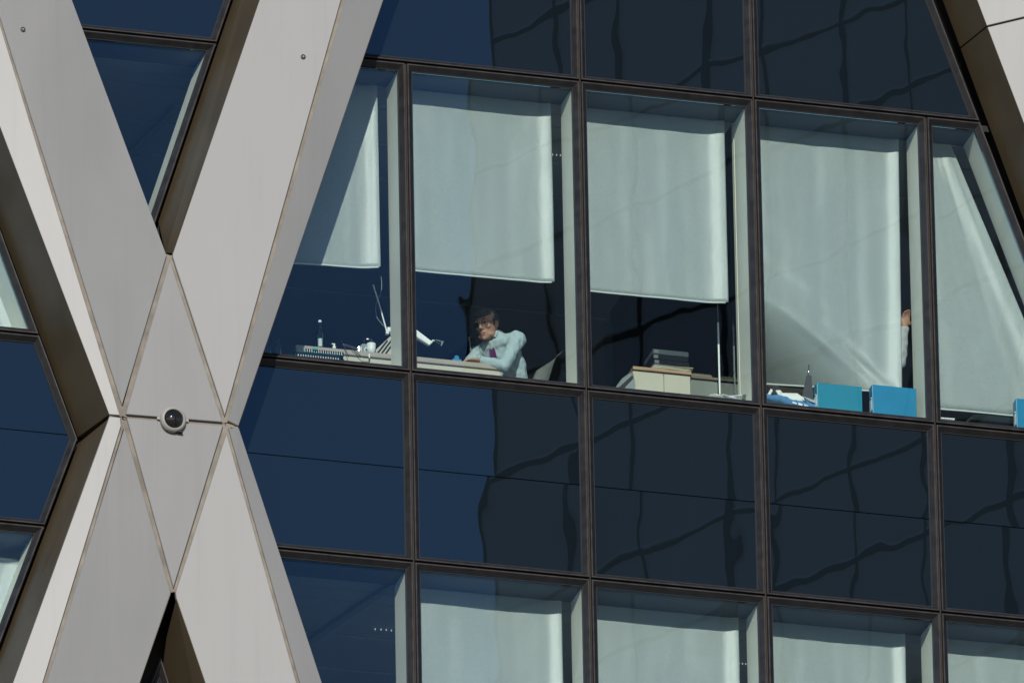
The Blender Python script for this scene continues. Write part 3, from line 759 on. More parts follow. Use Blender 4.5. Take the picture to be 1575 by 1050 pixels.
# flat monitor seen edge on, and a small blue mug
p = on(716, 552, 1.10)
MO = thing('monitor', p, 'thin dark monitor seen almost edge on, left of the seated man', 'monitor')
obox('screen', p+Vector((0, .10, .27)), (.018, .50, .30), M['black'], MO, bev=.004, rz=.25, ry=-.12)
obox('bezel', p+Vector((.004, -.148, .27)), (.009, .008, .26), M['midgrey'], MO, rz=.25, ry=-.12)
obox('post', p+Vector((.02, .1, .09)), (.03, .05, .17), M['black'], MO, bev=.004)
obox('foot', p+Vector((.01, .1, .008)), (.20, .24, .012), M['black'], MO, bev=.004)
p = on(702, 550, .585)
t = thing('desk_toy', p, 'small blue tape holder on the desk left of the man', 'tape holder')
obox('holder', p+Vector((0, 0, .010)), (.07, .04, .018), M['cloth'], t, bev=.004)
finish('roll', lathe(B(), p+Vector((0, -.01, .034)), [(.008, 0), (.019, 0), (.019, .02), (.008, .02)], 16, (0, 1, 0)), M['blue'], t)
p = on(745, 556, .66)
t = thing('document_sheet', p, 'thin sheet of paper on the desk under the forearm of the man', 'paper')
obox('sheet', p+Vector((0, .03, .002)), (.21, .15, .002), M['paper'], t, rz=.1)

# ---------------------------------------------------------------- chairs
def make_chair(top_near, top_far, low_far, low_near, label, seat_z, toward):
    c4 = [Vector(q) for q in (top_near, top_far, low_far, low_near)]
    cen = sum(c4, Vector())/4; face = Vector(toward).normalized(); base = Vector((cen.x, cen.y, FLOOR))+face*.22; base.z = FLOOR
    t = thing('chair', base, label, 'chair', 'pale shell office chairs')
    bm = B(); n = 8; g = []
    for j in range(n+1):
        v = j/n; a = c4[0].lerp(c4[3], v); b = c4[1].lerp(c4[2], v); rw = []
        for i in range(9):
            u = i/8
            off = face*(.03*(2*u-1)**2) - face*(.045*max(0, 1-v*5)**2) + Vector((0, 0, .010))*(1-(2*u-1)**2)*(1-v)
            rw.append(bm.verts.new(a.lerp(b, u)+off))
        g.append(rw)
    for j in range(n):
        for i in range(8): bm.faces.new((g[j][i], g[j+1][i], g[j+1][i+1], g[j][i+1]))
    bmesh.ops.solidify(bm, geom=bm.faces[:], thickness=.014)
    finish('backrest', bm, M['shell'], t, smooth=True)
    ang = math.atan2(face.y, face.x); z = FLOOR+seat_z
    obox('seat', (base.x, base.y, z-.03), (.46, .46, .06), M['shell'], t, bev=.02, rz=ang)
    lowc = (c4[2]+c4[3])/2; bb = B()
    tube(bb, [lowc-face*.01+Vector((0, 0, .04)), Vector((base.x, base.y, z-.04))-face*.24, Vector((base.x, base.y, z-.075))], .022, 8); finish('back_bracket', bb, M['black'], t)
    finish('gas_post', lathe(B(), (base.x, base.y, FLOOR), [(.0, .07), (.028, .07), (.028, seat_z-.065), (.0, seat_z-.065)], 14), M['chrome'], t)
    for k in range(5):
        a = k*2*math.pi/5+.3; e = Vector((base.x+.29*math.cos(a), base.y+.29*math.sin(a), FLOOR+.065))
        lb = B(); tube(lb, [Vector((base.x, base.y, FLOOR+.10)), e], [.024, .015], 8); leg = finish('leg', lb, M['black'], t)
        finish('castor', lathe(B(), (e.x, e.y-.012, FLOOR+.028), [(.0, 0), (.027, 0), (.027, .024), (.0, .024)], 14, (0, 1, 0)), M['black'], leg)
    return t
tn, tf = at(864, 537.5, .76), at(831.5, 562, 1.10)
ln = tn+Vector((-.14, -.06, -.44)); lf = tf+Vector((-.14, -.06, -.44))
CH = make_chair(tn, tf, lf, ln, 'pale shell office chair with its back rising behind the seated man', .46, (-.965, -.26, 0))

# ---------------------------------------------------------------- third window: cabinet, papers, bag
d3 = .86
ct0, ct1 = at(973, 564.5, d3), at(1062, 573, d3)
cx0, cx1, cz = ct0.x, ct1.x, ct0.z
CB = thing('cabinet', ((cx0+cx1)/2, d3+.22, FLOOR), 'cream two door cabinet with an oak edged top under stacked papers', 'cabinet')
obox('carcass', ((cx0+cx1)/2, d3+.235, (FLOOR+cz-.024)/2), (cx1-cx0, .43, cz-.024-FLOOR), M['cream'], CB)
xm = at(1021, 580, d3).x
for a, b in ((cx0, xm), (xm, cx1)):
    dr = obox('door', ((a+b)/2, d3+.009, (FLOOR+.06+cz-.030)/2), (b-a-.006, .018, cz-.030-FLOOR-.06), M['cream'], CB, bev=.0015)
    obox('handle', (b-.03 if b == xm else a+.03, d3-.006, cz-.30), (.012, .014, .12), M['chrome'], dr)
obox('top_board', ((cx0+cx1)/2, d3+.215, cz-.011), (cx1-cx0+.004, .47, .024), M['wood'], CB)
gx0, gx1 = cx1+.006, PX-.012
GC = thing('cabinet', ((gx0+gx1)/2, d3+.22, FLOOR), 'narrow olive grey cabinet between the cream cabinet and the glass partition', 'cabinet')  # added cabinet, stands in for the mirror image of the cream one
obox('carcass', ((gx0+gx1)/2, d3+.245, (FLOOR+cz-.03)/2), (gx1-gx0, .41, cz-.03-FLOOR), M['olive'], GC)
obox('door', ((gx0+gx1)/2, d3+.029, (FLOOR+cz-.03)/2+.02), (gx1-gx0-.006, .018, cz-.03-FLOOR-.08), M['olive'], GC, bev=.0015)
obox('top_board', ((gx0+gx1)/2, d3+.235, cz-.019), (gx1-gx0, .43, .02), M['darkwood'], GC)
t = thing('paper_stack', ((gx0+gx1)/2, d3+.2, cz-.008), 'dim pile of papers on the narrow grey cabinet against the glass partition', 'papers')  # added pile, coloured dim as the reflected papers
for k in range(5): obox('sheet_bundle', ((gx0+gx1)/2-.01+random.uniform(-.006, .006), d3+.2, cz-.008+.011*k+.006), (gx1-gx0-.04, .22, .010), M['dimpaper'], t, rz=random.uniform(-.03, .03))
z = cz+.002
for k, (w_, dx, m, hh, nm, lb) in enumerate(((.335, .0, 'oldpaper', .030, 'paper_stack', 'lowest thick bundle of yellowed papers on the cabinet'), (.30, .02, 'paper', .012, 'paper_stack', 'thin white bundle in the middle of the pile on the cabinet'), (.31, .04, 'oldpaper', .024, 'paper_stack', 'upper curled bundle of yellowed papers on the cabinet'))):
    x = at(1026, 560, d3+.15).x+dx-.02
    t = thing(nm, (x, d3+.17, z), lb, 'papers', 'paper bundles piled on the cabinet')
    nsh = 5
    for s_ in range(nsh):
        obox('sheet_bundle', (x+random.uniform(-.012, .012), d3+.17+random.uniform(-.01, .01), z+hh*(s_+.5)/nsh), (w_, .24, hh/nsh-.0008), M[m], t, rz=random.uniform(-.05, .05))
    z += hh+.003
for k in range(3):
    x = at(1024, 548, d3+.2).x+random.uniform(-.01, .01)
    t = thing('ring_binder', (x, d3+.19, z), ('dark ring binder lying directly on the yellowed papers', 'dark ring binder in the middle of the dim pile', 'dark ring binder on the very top of the cabinet pile')[k], 'binder', 'dark binders lying on the papers')
    obox('cover', (x, d3+.19, z+.021), (.285, .25, .040), M['greypaper' if k == 2 else 'darkgrey'], t, bev=.003)
    obox('spine_label', (x-.115, d3+.0635, z+.021), (.035, .003, .026), M['paper'], t)
    z += .0435
# pale rucksack leaning beside the cabinet
d = .80
pk = [at(947, 598+20, d), at(949, 592, d), at(958, 580, d), at(968, 573, d), at(975, 571, d), at(977, 590, d), at(977, 618, d)]
t = thing('bag', (at(962, 598, d).x, d+.1, FLOOR), 'pale grey bag with a dark band leaning left of the cabinet', 'bag')
low = [Vector((pk[0].x-.02, d, FLOOR+.002))]; lowr = [Vector((pk[-1].x, d, FLOOR+.002))]
finish('bag_body', prism(B(), low+pk[:]+lowr, (0, .14, 0), .02), M['midgrey'], t)
finish('band', prism(B(), [at(951, 596, d-.012), at(972, 577, d-.012), at(974, 580, d-.012), at(955, 600, d-.012)], (0, .008, 0)), M['black'], t)
# blind wand and its bead
tb = B(); tube(tb, [at(1104.5, 496, .655), at(1107.2, 606, .655)], .0075, 8)
WD = thing('blind_wand', Vector((at(1104, 496, .655).x, .655, H+.02)), 'long white wand hanging on a thin cord beside the glass partition', 'wand')
finish('wand_rod', tb, M['white'], WD)
cb = B(); tube(cb, [Vector((at(1104.5, 496, .655).x, .655, H+.012)), at(1104.5, 496.5, .655)], .0022, 6); finish('cord', cb, M['midgrey'], WD)
# black pouch and loose papers on the third sill
SZ = .068
def sill(px, d): 
    x = at(px, 600, d).x
    return Vector((x, d, SZ))
p = sill(1052, .19); t = thing('pouch', p, 'crumpled black pouch lying on the sill in front of the cabinet', 'pouch')
bm = B(); ball(bm, p+Vector((0, 0, .030)), (.085, .05, .030), 18); ball(bm, p+Vector((-.035, .0, .050)), (.040, .035, .030), 14); ball(bm, p+Vector((.04, .0, .035)), (.05, .04, .026), 14)
def crumple(bm, amp, sc):
    for v in bm.verts: v.co += Vector((noise.noise(v.co*sc), noise.noise(v.co*sc+Vector((9, 0, 0))), noise.noise(v.co*sc+Vector((0, 9, 0)))))*amp
crumple(bm, .012, 22); finish('pouch_body', bm, M['black'], t, smooth=True)
zb_ = B(); tube(zb_, [p+Vector((-.06, -.045, .05)), p+Vector((0, -.055, .046)), p+Vector((.06, -.045, .045))], .003, 6); finish('zip', zb_, M['darkgrey'], t)
PAPERS = thing('paper_pile', sill(1115, .17), 'untidy fan of white and grey papers lying on the third sill', 'papers')
z = SZ+.028
for k in range(7):
    x = sill(1092+6.5*k, .17).x
    bm = B(); box(bm, (0, 0, 0), (.20-.008*k, .16, .0035)); bmesh.ops.subdivide_edges(bm, edges=bm.edges[:], cuts=3, use_grid_fill=True)
    for v in bm.verts: v.co.z += .012*math.sin(v.co.x*16+k)*.6
    bmesh.ops.rotate(bm, verts=bm.verts[:], cent=(0, 0, 0), matrix=Matrix.Rotation(random.uniform(-.4, .4), 3, 'Z') @ Matrix.Rotation(random.uniform(-.10, .05), 3, 'Y') @ Matrix.Rotation(-.10, 3, 'X'))
    bmesh.ops.translate(bm, verts=bm.verts[:], vec=(x, .17, z)); z += .006
    finish('sheet', bm, M[('paper', 'white', 'greypaper', 'paper', 'white', 'paper', 'midgrey')[k]], PAPERS)
obox('folder', sill(1112, .18)+Vector((0, 0, .008)), (.34, .17, .014), M['white'], PAPERS, bev=.002)

# ---------------------------------------------------------------- fourth window: box files, cone, cloth, shelf
def boxfile(px0, py0, px1, py1, d, label, m='blue'):
    a, b = at(px0, py0, d), at(px1, py1, d); ht = a.z-SZ
    t = thing('box_file', ((a.x+b.x)/2, d+.05, SZ), label, 'box file', 'blue box files on the sill')
    w_ = b.x-a.x
    obox('case', ((a.x+b.x)/2, d+.048, SZ+ht/2), (w_, .090, ht), M[m], t, bev=.004)
    finish('spine_ring', lathe(B(), (a.x-.001, d+.045, SZ+ht*.62), [(.009, 0), (.015, 0), (.015, .002), (.009, .002)], 14, (-1, 0, 0)), M['chrome'], t)
    obox('spine_label', (a.x-.0015, d+.046, SZ+ht*.40), (.003, .05, .09), M['white'], t)
    for k in (0, 1): obox('edge_guard', (a.x+(w_-.018)*k+.009, d+.0015, SZ+.006), (.02, .003, .008), M['chrome'], t)
    return t
boxfile(1256.5, 587.5, 1326, 600, .085, 'left of the two blue box files beside each other, next to the dark cone', 'cyan')
boxfile(1341.5, 590.5, 1409.5, 600, .075, 'blue box file right of its twin, below the raised hand')
boxfile(1563, 612, 1637, 620, .085, 'blue box file cut off by the right border')
p = at(1242, 618, .21); tip = at(1243.5, 573, .21)
CN = thing('card_tent', (p.x, .21, SZ), 'dark grey tapering cone of card standing left of the blue box files', 'card')
finish('card_front', prism(B(), [at(1233, 612, .20), at(1251, 613, .20), at(1248, 577, .22), at(1241, 577, .22)], (0, .012, 0)), M['darkgrey'], CN)
finish('card_back', prism(B(), [at(1234, 613, .27), at(1251, 614, .27), at(1248, 577+1, .234), at(1241.5, 577+1, .234)], (0, .006, 0)), M['darkgrey'], CN)
finish('card_foot', prism(B(), [Vector((at(1235, 612, .20).x, .20, SZ)), Vector((at(1251, 612, .20).x, .20, SZ)), at(1250, 611, .205), at(1234, 611, .205)], (0, .07, 0)), M['darkgrey'], CN)
bm = B(); tube(bm, [at(1243.2, 579, .228), at(1244.2, 563, .228)], .0075, 10); 
PN = thing('pen', at(1243.2, 579, .228), 'silver pen standing up out of the dark card cone', 'pen')
finish('barrel', bm, M['chrome'], PN, smooth=True); bm = B(); tube(bm, [at(1244.2, 563, .228), at(1244.5, 560.5, .228)], .004, 8); finish('button', bm, M['black'], PN)
# magazine leaning against the cone
MG = thing('magazine', at(1248, 616, .16), 'open magazine with dark cover drooping beside the first blue box file', 'magazine')
finish('cover', prism(B(), [at(1234, 609, .15), at(1262, 618, .15), at(1260, 621.5, .13), at(1246, 617, .13)], (0, .01, .004)), M['greypaper'], MG)
finish('page_block', prism(B(), [at(1238, 614, .15), at(1258, 621, .15), at(1256, 632, .12), at(1247, 628, .12)], (0, .008, 0)), M['cloth'], MG)
# blue cloth roll with print
a, b = sill(1180, .15), sill(1249, .15)
CL = thing('cloth_roll', a, 'rolled blue cloth lying along the left half of the fourth sill', 'cloth')
bm = B(); n = 14
tube(bm, [at(1176+(1250-1176)*i/n, 608.5+(627.5-608.5)*i/n+1.2*math.sin(i), .14) for i in range(n+1)], [(.018+.014*math.sin(math.pi*min(1, (i+.6)/n)))*(1+.1*math.sin(i*2.3)) for i in range(n+1)], 12)
finish('cloth_body', bm, M['cloth'], CL, smooth=True)
for k in range(3):
    q = at(1222+9*k, 619.5+2.2*k, .108); obox('printed_patch', q, (.034, .004, .013+.004*(k == 1)), M['paper'], CL, rz=.05, ry=.25)
# crumpled white sheet and a small black and white gadget
CP = thing('crumpled_paper', sill(1210, .21), 'crumpled white sheet lying behind the blue cloth', 'paper')
bm = prism(B(), [at(1193, 600, .21), at(1200, 599.5, .20), at(1204, 604, .21), at(1226, 604.5, .20), at(1236, 611, .20), at(1238, 617, .19), at(1222, 615, .18), at(1206, 613.5, .19), at(1200, 611, .20)], (0, .02, 0))
finish('sheet', bm, M['paper'], CP)
GD = thing('hole_punch', at(1191, 606, .22), 'black and white hole punch standing left of the crumpled sheet', 'hole punch')
finish('lever', prism(B(), [at(1188, 594, .23), at(1199, 594.5, .23), at(1203, 601, .23), at(1195, 603, .23), at(1186, 608, .23), at(1182, 606, .23)], (0, .03, 0), .003), M['black'], GD)
finish('punch_body', prism(B(), [at(1186, 597, .225), at(1189, 600, .225), at(1185, 607, .225), at(1180, 607, .225)], (0, .03, 0), .002), M['white'], GD)
obox('base', (at(1190, 606, .24).x, .24, SZ+.05), (.12, .05, .10), M['darkgrey'], GD, bev=.006)
# low oak edged shelf in the room behind
s0, s1 = at(1160, 592, 1.0), at(1262, 602, 1.0)
SH = thing('sideboard', ((s0.x+s1.x)/2+.2, 1.2, FLOOR), 'low cream sideboard with an oak edge seen under the creased blind', 'sideboard')
wS = s1.x-s0.x+.5
obox('top_board', (s0.x+wS/2, 1.2, s0.z-.02), (wS, .42, .045), M['wood'], SH)
obox('carcass', (s0.x+wS/2, 1.21, (FLOOR+s0.z-.045)/2), (wS-.01, .39, s0.z-.047-FLOOR), M['cream'], SH)
for k in (0, 1): obox('door', (s0.x+wS*(.25+.5*k), 1.007, (FLOOR+s0.z-.05)/2), (wS/2-.012, .014, s0.z-.07-FLOOR), M['cream'], SH)
c = at(1181, 588, 1.08); WB = thing('small_box', (c.x, 1.1, s0.z+.004), 'small white box on the sideboard at the left edge of the fourth window', 'box')
obox('box_body', (c.x, 1.10, s0.z+.028), (.15, .10, .048), M['white'], WB, bev=.003); obox('lid', (c.x, 1.10, s0.z+.058), (.156, .106, .010), M['white'], WB, bev=.002)
# fifth window: bent grey sheet and a ruler
PSH = thing('plastic_sleeve', sill(1520, .2), 'bent grey plastic sleeve lying on the last sill beside a blue box', 'sleeve')
bm = B(); L_ = [(1488, 645), (1492, 641.5), (1499, 637.5), (1512, 637.3), (1540, 640.5), (1562, 643)]
fr = [at(x, y, .14) for x, y in L_]
for i in range(len(fr)-1):
    pass
vs = [[bm.verts.new(p+Vector((0, yy, -.0*yy))) for p in fr] for yy in (0, .10)]
for i in range(len(fr)-1): bm.faces.new((vs[0][i], vs[0][i+1], vs[1][i+1], vs[1][i]))
bmesh.ops.solidify(bm, geom=bm.faces[:], thickness=.010); finish('sleeve', bm, M['midgrey'], PSH)
obox('folder', (at(1526, 645, .19).x, .19, SZ+.012), (.34, .14, .022), M['darkgrey'], PSH, bev=.003)
RU = thing('ruler', sill(1456, .13), 'short white ruler on the last sill beside the mullion', 'ruler')
c = at(1455.5, 644.3, .13); obox('ruler_body', c, (.125, .03, .010), M['white'], RU, ry=-.02)
for k in range(5): obox('mark', c+Vector((-.04+.02*k, -.0155, 0)), (.003, .002, .008), M['midgrey'], RU)
obox('ruler_rest', (c.x, .15, (c.z+SZ)/2-.003), (.10, .03, max(.006, c.z-SZ-.006)), M['darkgrey'], RU)

# ---------------------------------------------------------------- people
def remesh(name, bm, m, vox, parent=None, smooth_it=3, disp=None):
    me = bpy.data.meshes.new(name+'_src'); bm.to_mesh(me); bm.free()
    tmp = bpy.data.objects.new(name+'_src', me); COL.objects.link(tmp)
    md = tmp.modifiers.new('r', 'REMESH'); md.mode = 'VOXEL'; md.voxel_size = vox
    sm = tmp.modifiers.new('s', 'SMOOTH'); sm.factor = .5; sm.iterations = smooth_it
    dg = bpy.context.evaluated_depsgraph_get(); dg.update()
    out = bpy.data.meshes.new_from_object(tmp.evaluated_get(dg)); out.name = name
    bpy.data.objects.remove(tmp); bpy.data.meshes.remove(me)
    if disp:
        for v in out.vertices: v.co += disp(v.co, v.normal)
    out.materials.clear(); out.materials.append(m)
    for p in out.polygons: p.use_smooth = True
    o = bpy.data.objects.new(name, out); COL.objects.link(o)
    if parent is not None: o.parent = parent
    return o
HEAD = [(-.118, .086, .036, .020), (-.104, .100, .004, .040), (-.075, .101, -.04, .055), (-.04, .098, -.072, .063), (0, .095, -.090, .070), (.03, .099, -.097, .074),
        (.06, .093, -.098, .075), (.088, .072, -.086, .066), (.106, .036, -.055, .044), (.115, .0, -.025, .018)]
def add_head(bm, T):
    rings = []
    for z, fx, bx, hy in HEAD:
        cx, rx = (fx+bx)/2, (fx-bx)/2
        rings.append([bm.verts.new(T @ Vector((cx+rx*math.copysign(abs(math.cos(a))**.85, math.cos(a)), hy*math.copysign(abs(math.sin(a))**.85, math.sin(a)), z))) for a in [2*math.pi*k/20 for k in range(20)]])
    for a, b in zip(rings, rings[1:]):
        for k in range(20): bm.faces.new((a[k], a[(k+1) % 20], b[(k+1) % 20], b[k]))
    bm.faces.new(rings[0][::-1]); bm.faces.new(rings[-1])
    rot = T.to_3x3().to_4x4()
    def bl(c, r): ball(bm, T @ Vector(c), r, 14, rot)
    tube(bm, [T @ Vector(q) for q in ((.092, 0, .028), (.106, 0, .002), (.122, 0, -.024), (.100, 0, -.034))], [.009, .011, .0135, .008], 8)
    for sgn in (-1, 1):
        bl((.102, .012*sgn, -.026), (.013, .010, .009))
        bl((.090, .032*sgn, .034), (.013, .027, .009))          # brow ridge
        bl((.074, .046*sgn, -.018), (.022, .018, .020))         # cheek bone
        bl((-.006, .076*sgn, -.006), (.018, .010, .032))        # ear
        bl((.002, .078*sgn, -.030), (.010, .008, .012))
        bl((.045, .052*sgn, -.085), (.04, .012, .02))           # jaw
    bl((.098, 0, -.056), (.010, .026, .010)); bl((.098, 0, -.072), (.010, .022, .009)); bl((.090, 0, -.104), (.018, .020, .014))
def add_hand(bm, wrist, direc, palmn, spread=.16, curl=.55, sc=1.0, thumb_side=1):
    d = Vector(direc).normalized(); n = (Vector(palmn)-d*Vector(palmn).dot(d)).normalized(); s_ = d.cross(n)*thumb_side
    w0 = Vector(wrist)
    tube(bm, [w0-d*.03, w0+d*.01, w0+d*.045*sc, w0+d*.085*sc], [(.024, .019), (.026, .017), (.038, .015), (.040, .013)], 10)
    for i, (off, ln) in enumerate(((.029, .070), (.010, .080), (-.010, .074), (-.028, .058))):
        b = w0+d*.080*sc+s_*off*sc; fd = (d+s_*(off*spread*14*.3)).normalized(); pts = [b]; ang = 0
        for seg in (.42, .32, .26):
            ang += curl*(1+.12*i)*.6
            pts.append(pts[-1]+(fd*math.cos(ang)+n*math.sin(ang))*ln*seg*sc)
        tube(bm, pts, [.0092, .0088, .0080, .0066], 8)
    b = w0+d*.028*sc+s_*.026*sc
    tube(bm, [b, b+(d*.55+s_*.75+n*.3).normalized()*.035*sc, b+(d*.55+s_*.75+n*.3).normalized()*.035*sc+(d*.9+s_*.25+n*.45).normalized()*.032*sc], [.0125, .0105, .0080], 8)
def wrinkle(amp, sc):
    def f(co, n):
        q = Vector((co.x*sc, co.y*sc, co.z*sc))
        return n*(amp*noise.noise(q)+amp*.6*noise.noise(Vector((q.x*2.1, q.y*2.1, q.z*.7))))
    return f
def person(label, J, F, up_h, shirt, hair=True, glasses=True, tie=True, lhand=None, rhand=None, seated=True):
    """J: joints NB neck base, HC head centre, SL SR shoulders, EL ER elbows, WL WR wrists, PV pelvis, KL KR knees, AL AR ankles"""
    g = {k: Vector(v) for k, v in J.items()}
    X = Vector(F).normalized(); Y = Vector(up_h).cross(X).normalized(); Z = X.cross(Y)
    T = Matrix(((X.x, Y.x, Z.x, g['HC'].x), (X.y, Y.y, Z.y, g['HC'].y), (X.z, Y.z, Z.z, g['HC'].z), (0, 0, 0, 1)))
    bm = B(); add_head(bm, T)
    nk = T @ Vector((-.025, 0, -.075)); body = (g['SL']-g['SR']); side = body.normalized()
    tube(bm, [g['NB']-Vector((0, 0, .05)), g['NB']+(nk-g['NB'])*.5, nk, T @ Vector((-.015, 0, -.02))], [.066, .057, .056, .055], 14)
    chest = (g['SL']+g['SR'])/2; hw = body.length/2
    fr = Vector((0, 0, 1)).cross(side)*-1
    def torso(bm, inf):
        pts = []
        for t_, rw, rd in ((-.02, .55, .62), (.10, .94, .86), (.30, 1.0, 1.0), (.55, .90, .98), (.80, .84, .95), (1.0, .88, .98), (1.08, .75, .85)):
            c = chest.lerp(g['PV'], t_)+Vector((0, 0, .02))
            c += fr*(-.02*math.sin(math.pi*min(1, max(0, t_))))
            pts.append((c, rw*(hw*.98)+inf, rd*.115+inf))
        rings = []
        for c, rw, rd in pts:
            rings.append([bm.verts.new(c+side*rw*math.cos(a)+fr*rd*math.sin(a)) for a in [2*math.pi*k/20 for k in range(20)]])
        for a, b in zip(rings, rings[1:]):
            for k in range(20): bm.faces.new((a[k], a[(k+1) % 20], b[(k+1) % 20], b[k]))
        bm.faces.new(rings[0][::-1]); bm.faces.new(rings[-1])
        for sh in ('SL', 'SR'): ball(bm, g[sh], (.068+inf)*1.0, 14)
        tube(bm, [g['SL'], g['NB']-Vector((0, 0, .045)), g['SR']], [.058+inf, .075+inf, .058+inf], 12)
    def arm(bm, s, inf, sl=False):
        S_, E_, W_ = g['S'+s], g['E'+s], g['W'+s]
        tube(bm, [S_, S_.lerp(E_, .35), S_.lerp(E_, .75), E_, E_.lerp(W_, .02)], [.058+inf, .053+inf, .046+inf, .045+inf, .044+inf], 12); ball(bm, E_, .045+inf, 12)
        tube(bm, [E_, E_.lerp(W_, .3), E_.lerp(W_, .72), W_], [.044+inf, .043+inf, .034+inf, .028+inf*1.3], 12)
    torso(bm, -.010)
    for s in 'LR': arm(bm, s, -.008)
    hd = {}
    for s, spec in (('L', lhand), ('R', rhand)): add_hand(bm, g['W'+s], **spec)
    for s in 'LR':
        hp = g['PV']+side*(.085 if s == 'L' else -.085)
        tube(bm, [hp, hp.lerp(g['K'+s], .5), g['K'+s]], [.082, .068, .052], 12); ball(bm, g['K'+s], .052, 12)
        tube(bm, [g['K'+s], g['K'+s].lerp(g['A'+s], .35), g['A'+s]], [.050, .050, .034], 12)
    o = remesh('person', bm, M['skin'], .0065, None, 2)
    o.name = 'person'; tag(o, label, 'person')
    # clothing
    bm = B(); torso(bm, .006)
    for s in 'LR': arm(bm, s, .005)
    remesh('shirt', bm, shirt, .0085, o, 2, wrinkle(.006, 24))
    bm = B()
    pv = g['PV']
    tube(bm, [pv+Vector((0, 0, .10))+(chest-pv)*.10, pv, pv-Vector((0, 0, .09))], [(hw*.82, hw*.82)]*3, 14)
    for s in 'LR':
        hp = pv+side*(.085 if s == 'L' else -.085)
        tube(bm, [hp, hp.lerp(g['K'+s], .5), g['K'+s]], [.098, .082, .066], 12); ball(bm, g['K'+s], .066, 12)
        tube(bm, [g['K'+s], g['K'+s].lerp(g['A'+s], .5), g['A'+s]], [.064, .060, .052], 12)
    remesh('trousers', bm, M['trousers'], .02, o, 2)
    for s in 'LR':
        a = g['A'+s]; toe = fr if fr.dot(X) > 0 else -fr
        bm = B(); tube(bm, [a-toe*.05+Vector((0, 0, -.03)), a+toe*.05+Vector((0, 0, -.032)), a+toe*.17+Vector((0, 0, -.042))], [(.038, .040), (.040, .036), (.030, .024)], 12)
        finish('shoe', bm, M['black'], o, smooth=True)
    cd_ = nk-g['NB']
    bm = B(); c0 = g['NB']+Vector((0, 0, .012))
    lathe(bm, c0-cd_.normalized()*.012, [(.075, 0), (.080, .004), (.066, .048), (.062, .048), (.066, .01)], 24, cd_)
    for v in bm.verts: v.co -= X*.004
    finish('collar', bm, shirt, o, smooth=True)
    fch = X.copy(); fch.z = 0; fch.normalize()
    for sg in (-1, 1):
        q = c0+fch*.064; sd = Vector((0, 0, 1)).cross(fch)*sg
        finish('collar_flap', prism(B(), [q+sd*.004+Vector((0, 0, .030)), q+sd*.060-fch*.03+Vector((0, 0, .036)), q+sd*.055+fch*.012-Vector((0, 0, .035)), q+sd*.020+fch*.02-Vector((0, 0, .022))], fch*.006), shirt, o)
    if tie:
        k = c0+fch*.074+Vector((0, 0, .004)); sd = Vector((0, 0, 1)).cross(fch); dn = (pv-chest).normalized()
        kn = finish('tie', prism(B(), [k+sd*.020, k-sd*.020, k-sd*.013+dn*.035, k-sd*.040+dn*.30+fch*.035, k+dn*.34+fch*.035, k+sd*.040+dn*.30+fch*.035, k+sd*.013+dn*.035], fch*.012, .003), M['tie'], o)
    if hair:
        bm = B(); n1 = B(); rot = T.to_3x3().to_4x4()
        ball(bm, T @ Vector((-.020, 0, .030)), (.090, .0835, .094), 24, rot)
        ball(bm, T @ Vector((.040, 0, .080)), (.066, .069, .046), 18, rot)
        for sg in (-1, 1): ball(bm, T @ Vector((.022, .071*sg, .012)), (.012, .007, .030), 10, rot)
        remesh('hair', bm, M['hair'], .006, o, 1, lambda co, n: n*(.0045*noise.noise(co*55)))
    for sg in (-1, 1):
        bm = B(); ball(bm, T @ Vector((.088, .032*sg, .010)), (.008, .010, .006), 10, T.to_3x3().to_4x4()); finish('eye', bm, M['eye'], o, smooth=True)
        bm = B(); tube(bm, [T @ Vector((.103-abs(q-.034)*.35, q*sg, .040+.003*math.sin((q-.012)*70))) for q in (.012, .024, .036, .050)], [.003, .0045, .004, .002], 6); finish('eyebrow', bm, M['hair'], o)
    bm = B(); ball(bm, T @ Vector((.1045, 0, -.0635)), (.0055, .024, .0035), 12, T.to_3x3().to_4x4()); finish('mouth', bm, M['lip'], o, smooth=True)
    if glasses:
        bm = B()
        for sg in (-1, 1):
            pts = [T @ Vector((.118-.02*abs(math.cos(a)*.026+.034)/.06, (.034+.025*math.cos(a))*sg, .004+.016*math.copysign(abs(math.sin(a))**.7, math.sin(a)))) for a in [2*math.pi*k/16 for k in range(17)]]
            tube(bm, pts, .0026, 6)
            tube(bm, [T @ Vector((.105, .060*sg, .012)), T @ Vector((.05, .078*sg, .012)), T @ Vector((-.005, .081*sg, .016))], .0022, 6)
        tube(bm, [T @ Vector((.113, -.010, .010)), T @ Vector((.117, 0, .013)), T @ Vector((.113, .010, .010))], .0018, 6)
        gl = finish('glasses', bm, M['glassframe'], o)
        for sg in (-1, 1):
            pts = [T @ Vector((.1175-.02*abs(math.cos(a)*.026+.034)/.06, (.034+.023*math.cos(a))*sg, .004+.0145*math.sin(a))) for a in [2*math.pi*k/16 for k in range(16)]]
            finish('lens', prism(B(), pts, X*.0015), M['lensclear'], gl)
    return o
M['lensclear'] = glass_mat('spectacle lens', tint=(.97, .98, .98), refl=(.8, .85, .9), ior=1.35, wave=0)
M['glassframe'] = mat('thin spectacle frame', (.05, .045, .04), .3, .6)
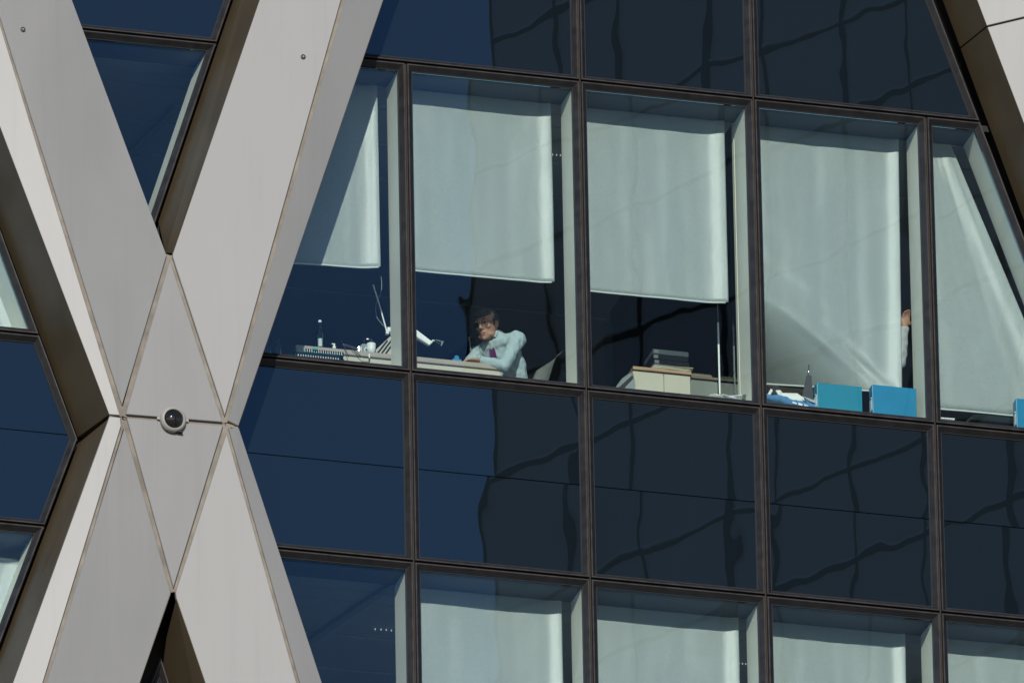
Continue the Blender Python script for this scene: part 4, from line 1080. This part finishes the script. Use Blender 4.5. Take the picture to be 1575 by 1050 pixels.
# the man at the desk
SLp = at(795, 523, .70); f = Vector((-.80, -.60, 0)); lf = Vector((.60, -.80, 0))
SRp = SLp-lf*.37+Vector((0, 0, -.01)); ch = (SLp+SRp)/2
NBp = ch+Vector((0, 0, .055))+f*.03
HCp = at(750.5, 499, NBp.y+f.y*.08)
PVp = Vector((ch.x, ch.y, 0))-f*.20; PVp.z = FLOOR+.555
ELp = at(775, 563, .56); WLp = at(738, 555.5, .585)
WLp.z = max(WLp.z, DT+.036)
ERp = SRp+f*.20+Vector((0, 0, -.21)); ERp.z = max(ERp.z, DT+.05); WRp = WLp+Vector((-.03, .15, .004))
J = dict(NB=NBp, HC=HCp, SL=SLp, SR=SRp, EL=ELp, ER=ERp, WL=WLp, WR=WRp, PV=PVp,
         KL=PVp+f*.42+lf*.13+Vector((0, 0, -.02)), KR=PVp+f*.42-lf*.13+Vector((0, 0, -.02)))
for s_ in 'LR':
    k_ = J['K'+s_]; J['A'+s_] = Vector((k_.x-f.x*.02, k_.y-f.y*.02, FLOOR+.075))
MAN = person('seated man in pale blue shirt, purple tie and glasses leaning on the desk', J, (-.75, -.63, -.40), (0.05, 0, 1), M['shirt'],
             lhand=dict(direc=(-1, .25, -.06), palmn=(0, 0, -1), curl=.35, thumb_side=-1), rhand=dict(direc=(-.9, -.35, -.04), palmn=(0, 0, -1), curl=.35, thumb_side=1))
# standing person half hidden behind the creased blind
bx = at(1322, 520, .98).x
EL2, WL2 = at(1383.5, 560, .60), at(1391.5, 503, .56)
J2 = dict(NB=(bx, .96, FLOOR+1.50), HC=(bx, .93, FLOOR+1.635), SL=(bx+.185, .95, FLOOR+1.42), SR=(bx-.185, .97, FLOOR+1.42), EL=EL2, WL=WL2,
          ER=(bx-.25, .99, FLOOR+1.13), WR=(bx-.22, .90, FLOOR+.90), PV=(bx, 1.0, FLOOR+.95), KL=(bx+.10, .97, FLOOR+.50), KR=(bx-.10, .97, FLOOR+.50), AL=(bx+.11, 1.0, FLOOR+.075), AR=(bx-.11, 1.0, FLOOR+.075))
person('standing person in a white shirt, only a raised forearm and hand showing beside the blind', J2, (.05, -1, -.02), (0, 0, 1), M['shirt2'], glasses=False, tie=False,
       lhand=dict(direc=(.10, -.05, 1), palmn=(.35, -.94, 0), curl=.42, thumb_side=1, sc=.95), rhand=dict(direc=(0, -.1, -1), palmn=(1, 0, 0), curl=.4, thumb_side=-1), seated=False)
